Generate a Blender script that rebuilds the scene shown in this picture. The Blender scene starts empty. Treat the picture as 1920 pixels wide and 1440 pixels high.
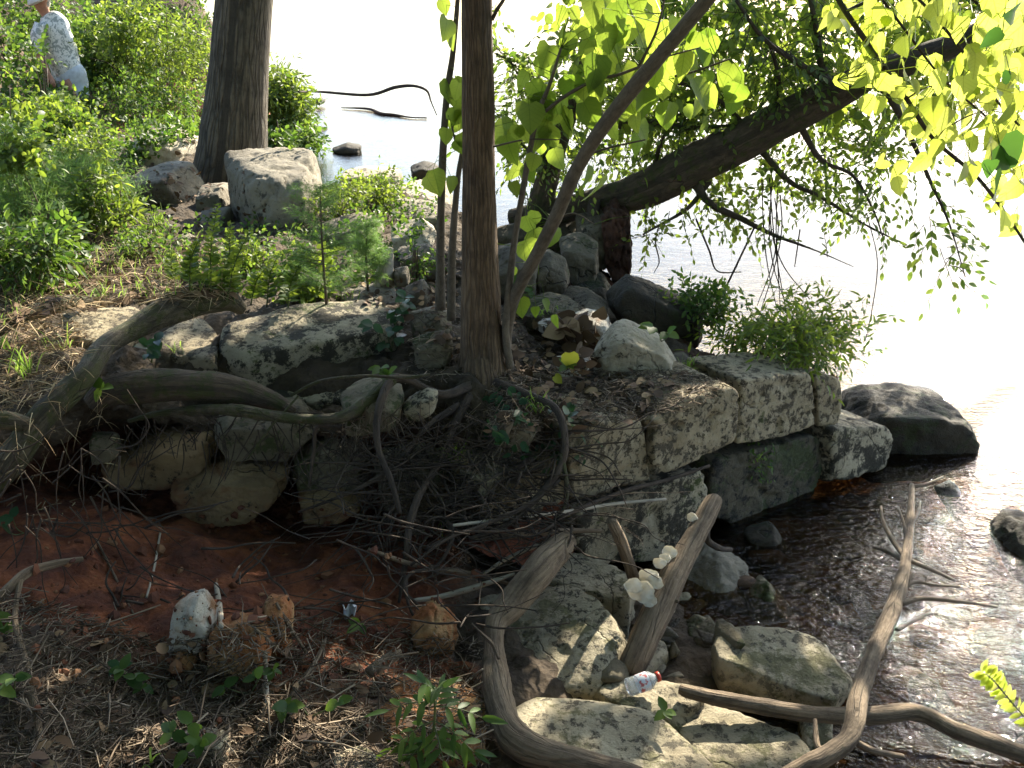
import bpy, bmesh, math, random
import numpy as np
from mathutils import Vector, Matrix
from mathutils.bvhtree import BVHTree
R = math.radians
random.seed(7); rng = np.random.default_rng(7)
sc = bpy.context.scene
col = sc.collection

# ------------------------------------------------------------------ camera, sky, sun, exposure
F, HC, PITCH = 1884.0, 2.4, R(22)
cam = bpy.data.cameras.new('camera'); camo = bpy.data.objects.new('camera', cam); col.objects.link(camo)
camo.location = (0, 0, HC); camo.rotation_euler = (R(90) - PITCH, 0, 0)
cam.sensor_width = 36; cam.lens = 36 * F / 1920; cam.clip_start = .02; cam.clip_end = 6000
sc.camera = camo
SUN_EL, SUN_AZ = R(32), R(28)
SD = np.array([math.sin(SUN_AZ) * math.cos(SUN_EL), math.cos(SUN_AZ) * math.cos(SUN_EL), math.sin(SUN_EL)])
w = bpy.data.worlds.new('World'); sc.world = w; w.use_nodes = True
sky = w.node_tree.nodes.new('ShaderNodeTexSky'); sky.sky_type = 'NISHITA'; sky.sun_disc = False
sky.sun_elevation = SUN_EL; sky.sun_rotation = SUN_AZ; sky.air_density = 1.0; sky.dust_density = 1.1; sky.ozone_density = 1.0
w.node_tree.links.new(sky.outputs[0], w.node_tree.nodes['Background'].inputs[0])
w.node_tree.nodes['Background'].inputs[1].default_value = .125
sl = bpy.data.lights.new('sun', 'SUN'); so = bpy.data.objects.new('sun', sl); col.objects.link(so)
sl.energy = 5.0; sl.angle = R(.53); sl.color = (1, .91, .74)
so.rotation_euler = Vector(-SD).to_track_quat('-Z', 'Y').to_euler(); so.location = (3, 5, 8)
sc.view_settings.view_transform = 'Standard'; sc.view_settings.look = 'None'
sc.view_settings.exposure = 1.85; sc.view_settings.gamma = 1
sc.cycles.max_bounces = 7; sc.cycles.diffuse_bounces = 3; sc.cycles.glossy_bounces = 3
sc.cycles.transmission_bounces = 4; sc.cycles.transparent_max_bounces = 8; sc.cycles.sample_clamp_indirect = 6

CP, SP = math.cos(PITCH), math.sin(PITCH)
def ray(px, py):
    a, b = (px - 960) / F, -(py - 720) / F
    return np.array([a, CP + b * SP, -SP + b * CP])
def P(px, py, Y):                     # point of the place seen at a pixel, Y metres ahead
    d = ray(px, py); return np.array([0, 0, HC]) + d * (Y / d[1])
def PZ(px, py, z):                    # ... or at height z
    d = ray(px, py); return np.array([0, 0, HC]) + d * ((z - HC) / d[2])

# ------------------------------------------------------------------ noise
_perm = np.random.default_rng(3).permutation(256); _perm = np.concatenate([_perm, _perm])
_grad = np.random.default_rng(4).normal(size=(256, 3)); _grad /= np.linalg.norm(_grad, axis=1)[:, None]
def noise(p):
    p = np.asarray(p, float); i = np.floor(p).astype(int); f = p - i; i &= 255
    u = f * f * f * (f * (f * 6 - 15) + 10); out = np.zeros(len(p))
    for dx in (0, 1):
        for dy in (0, 1):
            for dz in (0, 1):
                g = _grad[_perm[_perm[_perm[(i[:, 0] + dx) & 255] + ((i[:, 1] + dy) & 255)] + ((i[:, 2] + dz) & 255)]]
                d = f - np.array([dx, dy, dz])
                wx = u[:, 0] if dx else 1 - u[:, 0]; wy = u[:, 1] if dy else 1 - u[:, 1]; wz = u[:, 2] if dz else 1 - u[:, 2]
                out += wx * wy * wz * (g * d).sum(1)
    return out
def fbm(p, o=4, lac=2.1, g=.5):
    p = np.asarray(p, float); a, s, out = 1, 1, np.zeros(len(p))
    for _ in range(o): out += a * noise(p * s + 17.3 * _); a *= g; s *= lac
    return out

# ------------------------------------------------------------------ mesh helpers
def tag(o, label=None, cat=None, group=None, kind=None):
    if label: o['label'] = label
    if cat: o['category'] = cat
    if group: o['group'] = group
    if kind: o['kind'] = kind
    return o
def empty(name, loc, label, cat, group=None):
    o = bpy.data.objects.new(name, None); col.objects.link(o); o.location = [float(v) for v in loc]
    o.empty_display_size = .1
    return tag(o, label, cat, group)
class MB:
    def __init__(s): s.v, s.f, s.a, s.uv, s.n = [], [], [], [], 0
    def add(s, v, f, a=None, uv=None):
        v = np.asarray(v, float); s.v.append(v)
        s.f += [tuple(int(i) + s.n for i in q) for q in f]
        s.a.append(np.zeros(len(v)) if a is None else np.broadcast_to(np.asarray(a, float), (len(v),)))
        s.uv.append(np.zeros((len(v), 2)) if uv is None else np.asarray(uv, float)); s.n += len(v)
    def build(s, name, m, parent=None, smooth=True, label=None, cat=None, group=None, kind=None):
        me = bpy.data.meshes.new(name); V = np.concatenate(s.v)
        loc = np.zeros(3)
        if parent is not None: loc = np.array(parent_loc(parent))
        else: loc = np.array([(V[:, 0].min() + V[:, 0].max()) / 2, (V[:, 1].min() + V[:, 1].max()) / 2, V[:, 2].min()])
        V = V - loc
        me.from_pydata(V.tolist(), [], s.f)
        at = me.attributes.new('var', 'FLOAT', 'POINT'); at.data.foreach_set('value', np.concatenate(s.a).astype(np.float32))
        uv = me.uv_layers.new(name='UVMap'); li = np.zeros(len(me.loops), dtype=np.int32); me.loops.foreach_get('vertex_index', li)
        uv.data.foreach_set('uv', np.concatenate(s.uv)[li].astype(np.float32).ravel())
        if smooth: me.polygons.foreach_set('use_smooth', np.ones(len(me.polygons), dtype=bool))
        me.materials.append(m); me.update()
        o = bpy.data.objects.new(name, me); col.objects.link(o)
        if parent is not None: o.parent = parent; o.location = (0, 0, 0)
        else: o.location = loc
        return tag(o, label, cat, group, kind)
def parent_loc(p):
    l = Vector(p.location)
    while p.parent: p = p.parent; l = l + Vector(p.location)
    return l

def catmull(p, n):
    p = np.asarray(p, float); q = np.vstack([2 * p[0] - p[1], p, 2 * p[-1] - p[-2]]); out = []
    for i in range(1, len(q) - 2):
        t = np.linspace(0, 1, n, endpoint=False)[:, None]
        out.append(.5 * (2 * q[i] + (q[i + 1] - q[i - 1]) * t + (2 * q[i - 1] - 5 * q[i] + 4 * q[i + 1] - q[i + 2]) * t * t + (3 * q[i] - q[i - 1] - 3 * q[i + 1] + q[i + 2]) * t ** 3))
    out.append(p[-1:]); return np.vstack(out)
def tube(mb, pts, rad, n=8, sub=6, wob=.12, seed=0, knots=.0, flare=None, ridge=0, var=0.):
    """pts (k,3), rad (k,) -> wobbling tapered tube with closed ends"""
    k = catmull(np.c_[np.asarray(pts, float), np.asarray(rad, float)], sub); c, r = k[:, :3], np.maximum(k[:, 3], .0006)
    m = len(c); t = np.gradient(c, axis=0); t /= np.linalg.norm(t, axis=1)[:, None] + 1e-9
    nn = np.cross(t[0], [0, 0, 1.]);
    if np.linalg.norm(nn) < .1: nn = np.cross(t[0], [0, 1., 0])
    nn /= np.linalg.norm(nn); N = [nn]
    for i in range(1, m):
        v = N[-1] - t[i] * (N[-1] @ t[i]); N.append(v / (np.linalg.norm(v) + 1e-9))
    N = np.array(N); B = np.cross(t, N); ph = np.linspace(0, 2 * np.pi, n, endpoint=False)
    ln = np.r_[0, np.cumsum(np.linalg.norm(np.diff(c, axis=0), axis=1))]
    dirs = N[:, None] * np.cos(ph)[None, :, None] + B[:, None] * np.sin(ph)[None, :, None]
    V0 = c[:, None] + dirs * r[:, None, None]; rm = r.mean()
    if wob:
        q = V0.reshape(-1, 3) / (rm * 5) + seed * 7.7
        d = fbm(q, 3) * wob * 1.6 + fbm(q * .22 + 40, 2) * wob * 1.3 + knots * np.maximum(fbm(q * .45 + 5, 2), 0) * 2
        d = d + fbm(q * 3.1 + 3, 3, g=.6) * wob * .6
        if ridge: d = d + ridge * np.abs(np.sin(np.tile(ph, m) * 3.5 + fbm(q * .5, 2) * 3)) - ridge * .5
        V = c[:, None] + dirs * (r[:, None] * (1 + d.reshape(m, n)))[:, :, None]
    else: V = V0
    V = V.reshape(-1, 3); fs = []
    for i in range(m - 1):
        a = i * n
        fs += [(a + j, a + (j + 1) % n, a + n + (j + 1) % n, a + n + j) for j in range(n)]
    uv = np.c_[np.tile(np.linspace(0, 1, n), m) * (2 * np.pi * rm), np.repeat(ln, n)]
    V = np.vstack([V, c[0] - t[0] * r[0] * .25, c[-1] + t[-1] * r[-1] * .25]); uv = np.vstack([uv, [0, 0], [0, ln[-1]]])
    fs += [(m * n, (j + 1) % n, j) for j in range(n)] + [(m * n + 1, (m - 1) * n + j, (m - 1) * n + (j + 1) % n) for j in range(n)]
    mb.add(V, fs, var, uv); return c
def ptube(mb, q, n=8, **k):            # q: (px, py, Y, diameter in px)
    p = [P(a, b, Y) for a, b, Y, d in q]; r = [d / 2 / F * (Y * CP + (HC - pp[2]) * SP) for (a, b, Y, d), pp in zip(q, p)]
    return tube(mb, p, r, n, **k)

# leaf templates: x across, y along, z up
def tmpl(rows, mid, fold=.25, droop=.15):
    v, f = [], []
    for y in mid: v.append((0, y, -droop * y * y))
    for sgn in (1, -1):
        b = len(v)
        for x, y in rows: v.append((sgn * x, y, fold * x - droop * y * y))
        k = len(rows)
        for i in range(k - 1):
            q = (i, b + i, b + i + 1, i + 1); f.append(q if sgn > 0 else q[::-1])
        q = (k - 1, b + k - 1, k); f.append(q if sgn > 0 else q[::-1])
    return np.array(v, float), f
LEAF = {
 'small': tmpl([(.16, .18), (.24, .5), (.13, .8)], [0, .45, .78, 1]),
 'tiny': tmpl([(.27, .45)], [0, 1]),
 'heart': tmpl([(.24, -.10), (.46, .06), (.50, .38), (.28, .72)], [0, .12, .42, .74, 1.0], .22, .18),
 'ovate': tmpl([(.22, -.02), (.40, .14), (.40, .42), (.22, .74)], [0, .15, .42, .74, 1.0], .2, .3),
 'lance': tmpl([(.10, .15), (.14, .45), (.08, .8)], [0, .4, .75, 1], .2, .35),
 'oval': tmpl([(.22, .12), (.33, .42), (.2, .78)], [0, .4, .75, 1], .2, .2),
}
LINES = None; TIPS = []
def leaves(mb, pos, axis, nrm, size, kind, var=None):
    pos, axis, nrm = (np.asarray(a, float) for a in (pos, axis, nrm)); N = len(pos)
    if N == 0: return
    if LINES is not None:
        keep = np.ones(N, bool)
        for o_, r_ in LINES:
            v_ = pos - o_; t_ = v_ @ SD; keep &= ~((np.linalg.norm(v_ - t_[:, None] * SD, axis=1) < r_) & (t_ > .1))
        size = np.broadcast_to(size, (N,))[keep]; pos, axis, nrm = pos[keep], axis[keep], nrm[keep]; N = len(pos)
        if var is not None: var = var[keep]
        if N == 0: return
    T, fs = LEAF[kind]; axis = axis / (np.linalg.norm(axis, axis=1)[:, None] + 1e-9)
    x = np.cross(axis, nrm); x /= np.linalg.norm(x, axis=1)[:, None] + 1e-9; z = np.cross(x, axis)
    size = np.broadcast_to(size, (N,)); k = len(T)
    ws = rng.uniform(.8, 1.15, N)
    V = pos[:, None] + size[:, None, None] * (T[None, :, :1] * x[:, None] * ws[:, None, None] + T[None, :, 1:2] * axis[:, None] + T[None, :, 2:] * z[:, None])
    var = rng.random(N) if var is None else var
    fa = [tuple(q + i * k for q in f_) for i in range(N) for f_ in fs]
    mb.add(V.reshape(-1, 3), fa, np.repeat(var, k), np.tile(T[:, :2], (N, 1)))
def rdir(n, bias=(0, 0, 0), amt=1.):
    d = rng.normal(size=(n, 3)); d /= np.linalg.norm(d, axis=1)[:, None]; return d * amt + np.array(bias, float)

# ------------------------------------------------------------------ materials
def newmat(name):
    m = bpy.data.materials.new(name); m.use_nodes = True; nt = m.node_tree
    return m, nt, nt.nodes, nt.links, nt.nodes['Principled BSDF']
def nd(nt, typ, **k):
    n = nt.nodes.new(typ)
    for a, b in k.items():
        if a.startswith('i_'):
            key = a[2:]; key = int(key) if key.isdigit() else key.replace('_', ' ')
            n.inputs[key].default_value = b
        else: setattr(n, a, b)
    return n
def ramp(nt, src, stops):
    r = nt.nodes.new('ShaderNodeValToRGB'); e = r.color_ramp.elements
    while len(e) < len(stops): e.new(.5)
    for el, (p_, c) in zip(e, stops): el.position = p_; el.color = (*c, 1) if len(c) == 3 else c
    nt.links.new(src, r.inputs[0]); return r.outputs[0]
def mixc(nt, fac, a, b):
    m = nt.nodes.new('ShaderNodeMix'); m.data_type = 'RGBA'
    if isinstance(fac, float): m.inputs[0].default_value = fac
    else: nt.links.new(fac, m.inputs[0])
    for s_, v in ((6, a), (7, b)):
        if isinstance(v, tuple): m.inputs[s_].default_value = (*v, 1)
        else: nt.links.new(v, m.inputs[s_])
    return m.outputs[2]
def math_(nt, op, a, b=None):
    m = nt.nodes.new('ShaderNodeMath'); m.operation = op
    for i, v in enumerate((a, b)):
        if v is None: continue
        if isinstance(v, (int, float)): m.inputs[i].default_value = v
        else: nt.links.new(v, m.inputs[i])
    return m.outputs[0]
def stone(name, c1, c2, dark=.0, darkc=(.028, .027, .018), moss=0., mossc=(.06, .075, .015), rust=0., rustc=(.36, .14, .04), bump=.5, sc_=1., rough=.85, wet=0., pits=0.):
    m, nt, ns, lk, b = newmat(name); g = nd(nt, 'ShaderNodeNewGeometry'); pos = g.outputs['Position']
    def nz(scale, det=6, rgh=.6, dist=0.):
        n = nd(nt, 'ShaderNodeTexNoise', i_Scale=scale * sc_, i_Detail=det, i_Roughness=rgh, i_Distortion=dist); lk.new(pos, n.inputs[0]); return n.outputs[0]
    W_, K_ = (1, 1, 1), (0, 0, 0)
    c = ramp(nt, nz(2.3, 10, .72, .2), [(.34, c1), (.5, tuple((p + q) / 2 for p, q in zip(c1, c2))), (.64, c2)])
    c = mixc(nt, ramp(nt, nz(1.4, 6, .65, .3), [(.5, K_), (.66, (.55, .55, .55))]), c, (c1[0] * .62, c1[1] * .52, c1[2] * .42))      # brown stains
    c = mixc(nt, ramp(nt, nz(3.1, 5, .6), [(.55, K_), (.68, (.5, .5, .5))]), c, tuple(min(.75, v * 1.3) for v in c2))               # bleached scars
    mask = ramp(nt, nz(2.1, 3, .5), [(.42 - pits * .3, K_), (.6 - pits * .25, W_)])
    pit = math_(nt, 'MULTIPLY', ramp(nt, nz(23, 8, .75, .1), [(.56 - pits * .05, K_), (.60 - pits * .04, W_)]), mask)
    c = mixc(nt, pit, c, tuple(v * .28 for v in c1))
    if rust: c = mixc(nt, ramp(nt, nz(4.1, 6, .6, 1.), [(.62 - rust * .3, K_), (.74 - rust * .3, W_)]), c, rustc)
    if moss: c = mixc(nt, ramp(nt, nz(5.3, 9, .75), [(.66 - moss * .3, K_), (.71 - moss * .3, W_)]), c, mossc)
    if dark: c = mixc(nt, ramp(nt, nz(8, 10, .8, .1), [(.64 - dark * .25, K_), (.68 - dark * .25, W_)]), c, darkc)
    wp = nd(nt, 'ShaderNodeTexNoise', i_Scale=2.5, i_Detail=5); lk.new(pos, wp.inputs[0])
    wv = nd(nt, 'ShaderNodeVectorMath', operation='MULTIPLY_ADD'); lk.new(wp.outputs[1], wv.inputs[0]); wv.inputs[1].default_value = (.6, .6, .6); lk.new(pos, wv.inputs[2])
    v = nd(nt, 'ShaderNodeTexVoronoi', i_Scale=3.3 * sc_, feature='DISTANCE_TO_EDGE'); lk.new(wv.outputs[0], v.inputs[0])
    crack = math_(nt, 'MULTIPLY', ramp(nt, v.outputs[0], [(.004, W_), (.022, K_)]), ramp(nt, nz(1.7, 2), [(.54, K_), (.6, W_)]))
    c = mixc(nt, math_(nt, 'MULTIPLY', crack, .6), c, tuple(v_ * .3 for v_ in c1))
    lk.new(c, b.inputs['Base Color']); b.inputs['Roughness'].default_value = rough
    h = math_(nt, 'ADD', math_(nt, 'MULTIPLY', nz(5, 12, .72), 1.6), math_(nt, 'MULTIPLY', nz(24, 8, .8), .5))
    h = math_(nt, 'SUBTRACT', h, math_(nt, 'ADD', math_(nt, 'MULTIPLY', pit, .25), math_(nt, 'MULTIPLY', crack, .6)))
    bp = nd(nt, 'ShaderNodeBump', i_Strength=min(1, bump * 1.7), i_Distance=.03); lk.new(h, bp.inputs['Height']); lk.new(bp.outputs[0], b.inputs['Normal'])
    return m
def bark(name, c1, c2, su=60., sv=7., bump=.7, moss=0., mossc=(.07, .08, .015), dist=.02, pale=None, furrow=.0):
    m, nt, ns, lk, b = newmat(name); uv = nd(nt, 'ShaderNodeUVMap'); g = nd(nt, 'ShaderNodeNewGeometry'); pos = g.outputs['Position']
    wp = nd(nt, 'ShaderNodeTexNoise', i_Scale=9., i_Detail=4); lk.new(pos, wp.inputs[0])
    wv = nd(nt, 'ShaderNodeVectorMath', operation='MULTIPLY_ADD'); lk.new(wp.outputs[1], wv.inputs[0]); wv.inputs[1].default_value = (.018, .03, 0); lk.new(uv.outputs[0], wv.inputs[2])
    mp = nd(nt, 'ShaderNodeMapping'); mp.inputs['Scale'].default_value = (su, sv, 1); lk.new(wv.outputs[0], mp.inputs[0])
    n = nd(nt, 'ShaderNodeTexNoise', i_Scale=1., i_Detail=9, i_Roughness=.7, i_Distortion=.35); lk.new(mp.outputs[0], n.inputs[0])
    c = ramp(nt, n.outputs[0], [(.36, c1), (.64, c2)]); h = n.outputs[0]
    n2 = nd(nt, 'ShaderNodeTexNoise', i_Scale=6, i_Detail=7, i_Roughness=.7); lk.new(pos, n2.inputs[0])
    c = mixc(nt, ramp(nt, n2.outputs[0], [(.45, (0, 0, 0)), (.68, (.55, .55, .55))]), c, tuple(v * 1.3 for v in (pale or c2)))
    c = mixc(nt, ramp(nt, n2.outputs[0], [(.34, (.6, .6, .6)), (.46, (0, 0, 0))]), c, tuple(v * .6 for v in c1))
    v = nd(nt, 'ShaderNodeTexVoronoi', i_Scale=.55, feature='DISTANCE_TO_EDGE'); lk.new(mp.outputs[0], v.inputs[0])
    fr = ramp(nt, v.outputs[0], [(.0, (1, 1, 1)), (.16 if furrow else .035, (0, 0, 0))])
    if not furrow: fr = math_(nt, 'MULTIPLY', fr, ramp(nt, n2.outputs[0], [(.45, (0, 0, 0)), (.55, (1, 1, 1))]))
    c = mixc(nt, math_(nt, 'MULTIPLY', fr, .55), c, tuple(v_ * .4 for v_ in c1)); h = math_(nt, 'SUBTRACT', h, math_(nt, 'MULTIPLY', fr, .6 if furrow else .4))
    if moss: 
        n3 = nd(nt, 'ShaderNodeTexNoise', i_Scale=9, i_Detail=9, i_Roughness=.75); lk.new(pos, n3.inputs[0])
        c = mixc(nt, ramp(nt, n3.outputs[0], [(.64 - moss * .3, (0, 0, 0)), (.72 - moss * .3, (1, 1, 1))]), c, mossc)
    lk.new(c, b.inputs['Base Color']); b.inputs['Roughness'].default_value = .88
    h = math_(nt, 'ADD', h, math_(nt, 'MULTIPLY', n2.outputs[0], .8))
    bp = nd(nt, 'ShaderNodeBump', i_Strength=bump, i_Distance=dist); lk.new(h, bp.inputs['Height']); lk.new(bp.outputs[0], b.inputs['Normal'])
    return m
def leafm(name, c1, c2, t1, t2, tf=.5, rough=.5, veins=False):
    """reflecting colour c1..c2 and transmitted colour t1..t2, varied leaf by leaf"""
    m, nt, ns, lk, b = newmat(name); a = nd(nt, 'ShaderNodeAttribute', attribute_name='var')
    g = nd(nt, 'ShaderNodeNewGeometry'); n = nd(nt, 'ShaderNodeTexNoise', i_Scale=60., i_Detail=3); lk.new(g.outputs['Position'], n.inputs[0])
    f = math_(nt, 'ADD', math_(nt, 'MULTIPLY', a.outputs['Fac'], .8), math_(nt, 'MULTIPLY', n.outputs[0], .2))
    lk.new(ramp(nt, f, [(.05, c1), (.95, c2)]), b.inputs['Base Color']); b.inputs['Roughness'].default_value = rough
    b.inputs['Specular IOR Level'].default_value = .35
    t = nd(nt, 'ShaderNodeBsdfTranslucent'); tc = ramp(nt, f, [(.05, t1), (.95, t2)])
    if veins:
        uv = nd(nt, 'ShaderNodeUVMap'); sx = nd(nt, 'ShaderNodeSeparateXYZ'); lk.new(uv.outputs[0], sx.inputs[0]); ax_ = math_(nt, 'ABSOLUTE', sx.outputs[0])
        sv_ = math_(nt, 'SINE', math_(nt, 'MULTIPLY', math_(nt, 'SUBTRACT', sx.outputs[1], math_(nt, 'MULTIPLY', ax_, .75)), 42.))
        vn = math_(nt, 'MAXIMUM', math_(nt, 'LESS_THAN', ax_, .014), math_(nt, 'MULTIPLY', math_(nt, 'GREATER_THAN', sv_, .93), .6))
        n5 = nd(nt, 'ShaderNodeTexNoise', i_Scale=28., i_Detail=4); lk.new(g.outputs['Position'], n5.inputs[0])
        tc = mixc(nt, math_(nt, 'MULTIPLY', vn, .5), tc, tuple(v_ * .6 for v_ in t1)); tc = mixc(nt, ramp(nt, n5.outputs[0], [(.66, (0, 0, 0)), (.76, (.4, .4, .4))]), tc, (.30, .26, .05))
    lk.new(tc, t.inputs[0])
    mx = nd(nt, 'ShaderNodeMixShader'); mx.inputs[0].default_value = tf; lk.new(b.outputs[0], mx.inputs[1]); lk.new(t.outputs[0], mx.inputs[2])
    lk.new(mx.outputs[0], ns['Material Output'].inputs[0]); return m
def plain(name, c, rough=.6, bump=0., var=None):
    m, nt, ns, lk, b = newmat(name); g = nd(nt, 'ShaderNodeNewGeometry')
    n = nd(nt, 'ShaderNodeTexNoise', i_Scale=25., i_Detail=6); lk.new(g.outputs['Position'], n.inputs[0])
    lk.new(ramp(nt, n.outputs[0], [(.3, tuple(v * .75 for v in c)), (.7, var or c)]), b.inputs['Base Color']); b.inputs['Roughness'].default_value = rough
    if bump:
        bp = nd(nt, 'ShaderNodeBump', i_Strength=bump, i_Distance=.01); lk.new(n.outputs[0], bp.inputs['Height']); lk.new(bp.outputs[0], b.inputs['Normal'])
    return m
def varm(name, c1, c2, c3=None, rough=.85):
    m, nt, ns, lk, b = newmat(name); a = nd(nt, 'ShaderNodeAttribute', attribute_name='var')
    st = [(.0, c1), (1., c2)] if c3 is None else [(0., c1), (.6, c2), (1., c3)]
    lk.new(ramp(nt, a.outputs['Fac'], st), b.inputs['Base Color']); b.inputs['Roughness'].default_value = rough; return m

M = {}
M['lime'] = stone('limestone_spotted', (.30, .24, .14), (.46, .39, .26), dark=.18, darkc=(.08, .065, .035), moss=.12, bump=.9, pits=1.)
M['lime_clean'] = stone('limestone_pale', (.36, .31, .22), (.54, .48, .36), dark=.05, darkc=(.12, .11, .08))
M['lime_moss'] = stone('limestone_blackened', (.26, .22, .14), (.46, .40, .28), dark=.62, darkc=(.035, .03, .018), moss=.35)
M['slab'] = stone('river_slab', (.29, .245, .155), (.50, .44, .31), dark=.12, darkc=(.075, .07, .035), moss=.42, mossc=(.17, .155, .075), bump=.6, pits=.5)
M['grey'] = stone('grey_boulder', (.15, .13, .095), (.30, .265, .20), dark=.1, darkc=(.05, .045, .03), bump=.5)
M['wet'] = stone('wet_dark_rock', (.018, .014, .008), (.06, .046, .026), dark=.2, moss=.4, mossc=(.03, .035, .01), rough=.8)
M['damp'] = stone('damp_mossy_block', (.04, .034, .02), (.12, .10, .06), dark=.3, moss=.55, mossc=(.045, .06, .015), rough=.7, bump=.9, pits=.6)
M['mossy'] = stone('mossy_rock', (.11, .09, .055), (.22, .19, .12), dark=.2, moss=.42, mossc=(.055, .065, .018))
M['ochre'] = stone('ochre_rock', (.26, .15, .06), (.44, .27, .12), dark=.05, rust=.6, rustc=(.32, .11, .03))
M['buff'] = stone('buff_rock', (.18, .12, .055), (.36, .25, .125), dark=.15, rust=.35, rustc=(.20, .08, .03), bump=.7)
M['brown'] = stone('brown_shade_boulder', (.085, .068, .045), (.19, .16, .11), dark=.15, darkc=(.03, .027, .018), moss=.25, mossc=(.06, .065, .02), bump=.6)  # brown rock, its tone darkened to stand for shade
M['white'] = stone('white_rock', (.42, .38, .30), (.62, .58, .50), dark=.05, rust=.3, rustc=(.28, .14, .06))
M['bark_grey'] = bark('bark_grey', (.05, .04, .028), (.17, .14, .10), 50, 6, 1., dist=.035, furrow=1)
M['bark_brown'] = bark('bark_brown', (.08, .048, .026), (.21, .14, .08), 120, 9, 1., dist=.015, furrow=1)
M['bark_stem'] = bark('bark_stem', (.055, .042, .028), (.125, .10, .07), 60, 25, .3, dist=.006)
M['bark_dark'] = bark('bark_dark', (.032, .022, .014), (.11, .08, .05), 40, 8, .9, moss=.45, mossc=(.05, .055, .012), dist=.03)
M['root'] = bark('root_mossy', (.03, .024, .014), (.14, .115, .07), 40, 10, 1., moss=.6, mossc=(.055, .058, .014), dist=.03)
M['root_dark'] = bark('root_dark', (.018, .012, .008), (.075, .052, .035), 60, 14, .8, dist=.012)
M['drift'] = bark('driftwood', (.07, .045, .026), (.27, .20, .13), 60, 4, 1., moss=.1, mossc=(.09, .08, .04), dist=.02)
M['drift_pale'] = bark('driftwood_pale', (.28, .24, .18), (.40, .35, .28), 60, 6, .5, dist=.006)
M['twig'] = varm('dead_twig', (.05, .035, .022), (.16, .115, .075), (.34, .27, .19))
M['straw'] = varm('dry_straw', (.15, .09, .045), (.36, .25, .13), (.55, .44, .26))
M['dleaf'] = varm('dead_leaf', (.05, .028, .016), (.14, .08, .04), (.28, .19, .10))
M['clay_bits'] = varm('clay_crumb', (.06, .018, .009), (.15, .05, .02), (.26, .13, .06))
G = lambda r, g, b: (r, g, b)
M['lf_sun'] = leafm('leaf_shrub', (.035, .075, .012), (.14, .19, .035), (.10, .20, .015), (.44, .56, .06), .42)
M['lf_mid'] = leafm('leaf_green', (.025, .06, .012), (.09, .15, .03), (.06, .16, .015), (.28, .42, .05), .4)
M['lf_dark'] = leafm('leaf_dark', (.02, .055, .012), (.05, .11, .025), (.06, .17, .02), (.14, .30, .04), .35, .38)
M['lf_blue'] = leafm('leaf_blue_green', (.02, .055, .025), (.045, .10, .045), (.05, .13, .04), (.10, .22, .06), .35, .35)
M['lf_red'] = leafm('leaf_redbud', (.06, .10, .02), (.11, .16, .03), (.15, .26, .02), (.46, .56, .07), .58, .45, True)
M['lf_red2'] = leafm('leaf_redbud_backlit', (.07, .12, .02), (.12, .17, .03), (.36, .46, .04), (.70, .74, .15), .62, .45, True)  # brighter copy of the redbud leaf, backlight put into its colour
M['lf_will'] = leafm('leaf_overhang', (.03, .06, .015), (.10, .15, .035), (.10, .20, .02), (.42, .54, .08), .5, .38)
M['lf_fea'] = leafm('leaf_feathery', (.05, .11, .035), (.11, .18, .05), (.16, .34, .07), (.32, .48, .12), .45)
M['lf_yel'] = leafm('leaf_yellowing', (.3, .3, .03), (.5, .42, .05), (.6, .6, .05), (.8, .7, .08), .5)
M['blade'] = leafm('grass_blade', (.06, .12, .02), (.18, .24, .05), (.2, .38, .04), (.42, .56, .10), .45)
M['stemg'] = plain('green_stem', (.10, .13, .04)); M['stemb'] = plain('brown_stem', (.10, .07, .045))
M['fungus'] = plain('white_fungus', (.74, .70, .60), .6, .4, (.86, .83, .75))
_f = M['fungus'].node_tree; _t = _f.nodes.new('ShaderNodeBsdfTranslucent'); _t.inputs[0].default_value = (.85, .80, .66, 1); _m = _f.nodes.new('ShaderNodeMixShader'); _m.inputs[0].default_value = .32
_f.links.new(_f.nodes['Principled BSDF'].outputs[0], _m.inputs[1]); _f.links.new(_t.outputs[0], _m.inputs[2]); _f.links.new(_m.outputs[0], _f.nodes['Material Output'].inputs[0])
M['fungus_e'] = plain('fungus_edge', (.5, .42, .28), .6)

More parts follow.
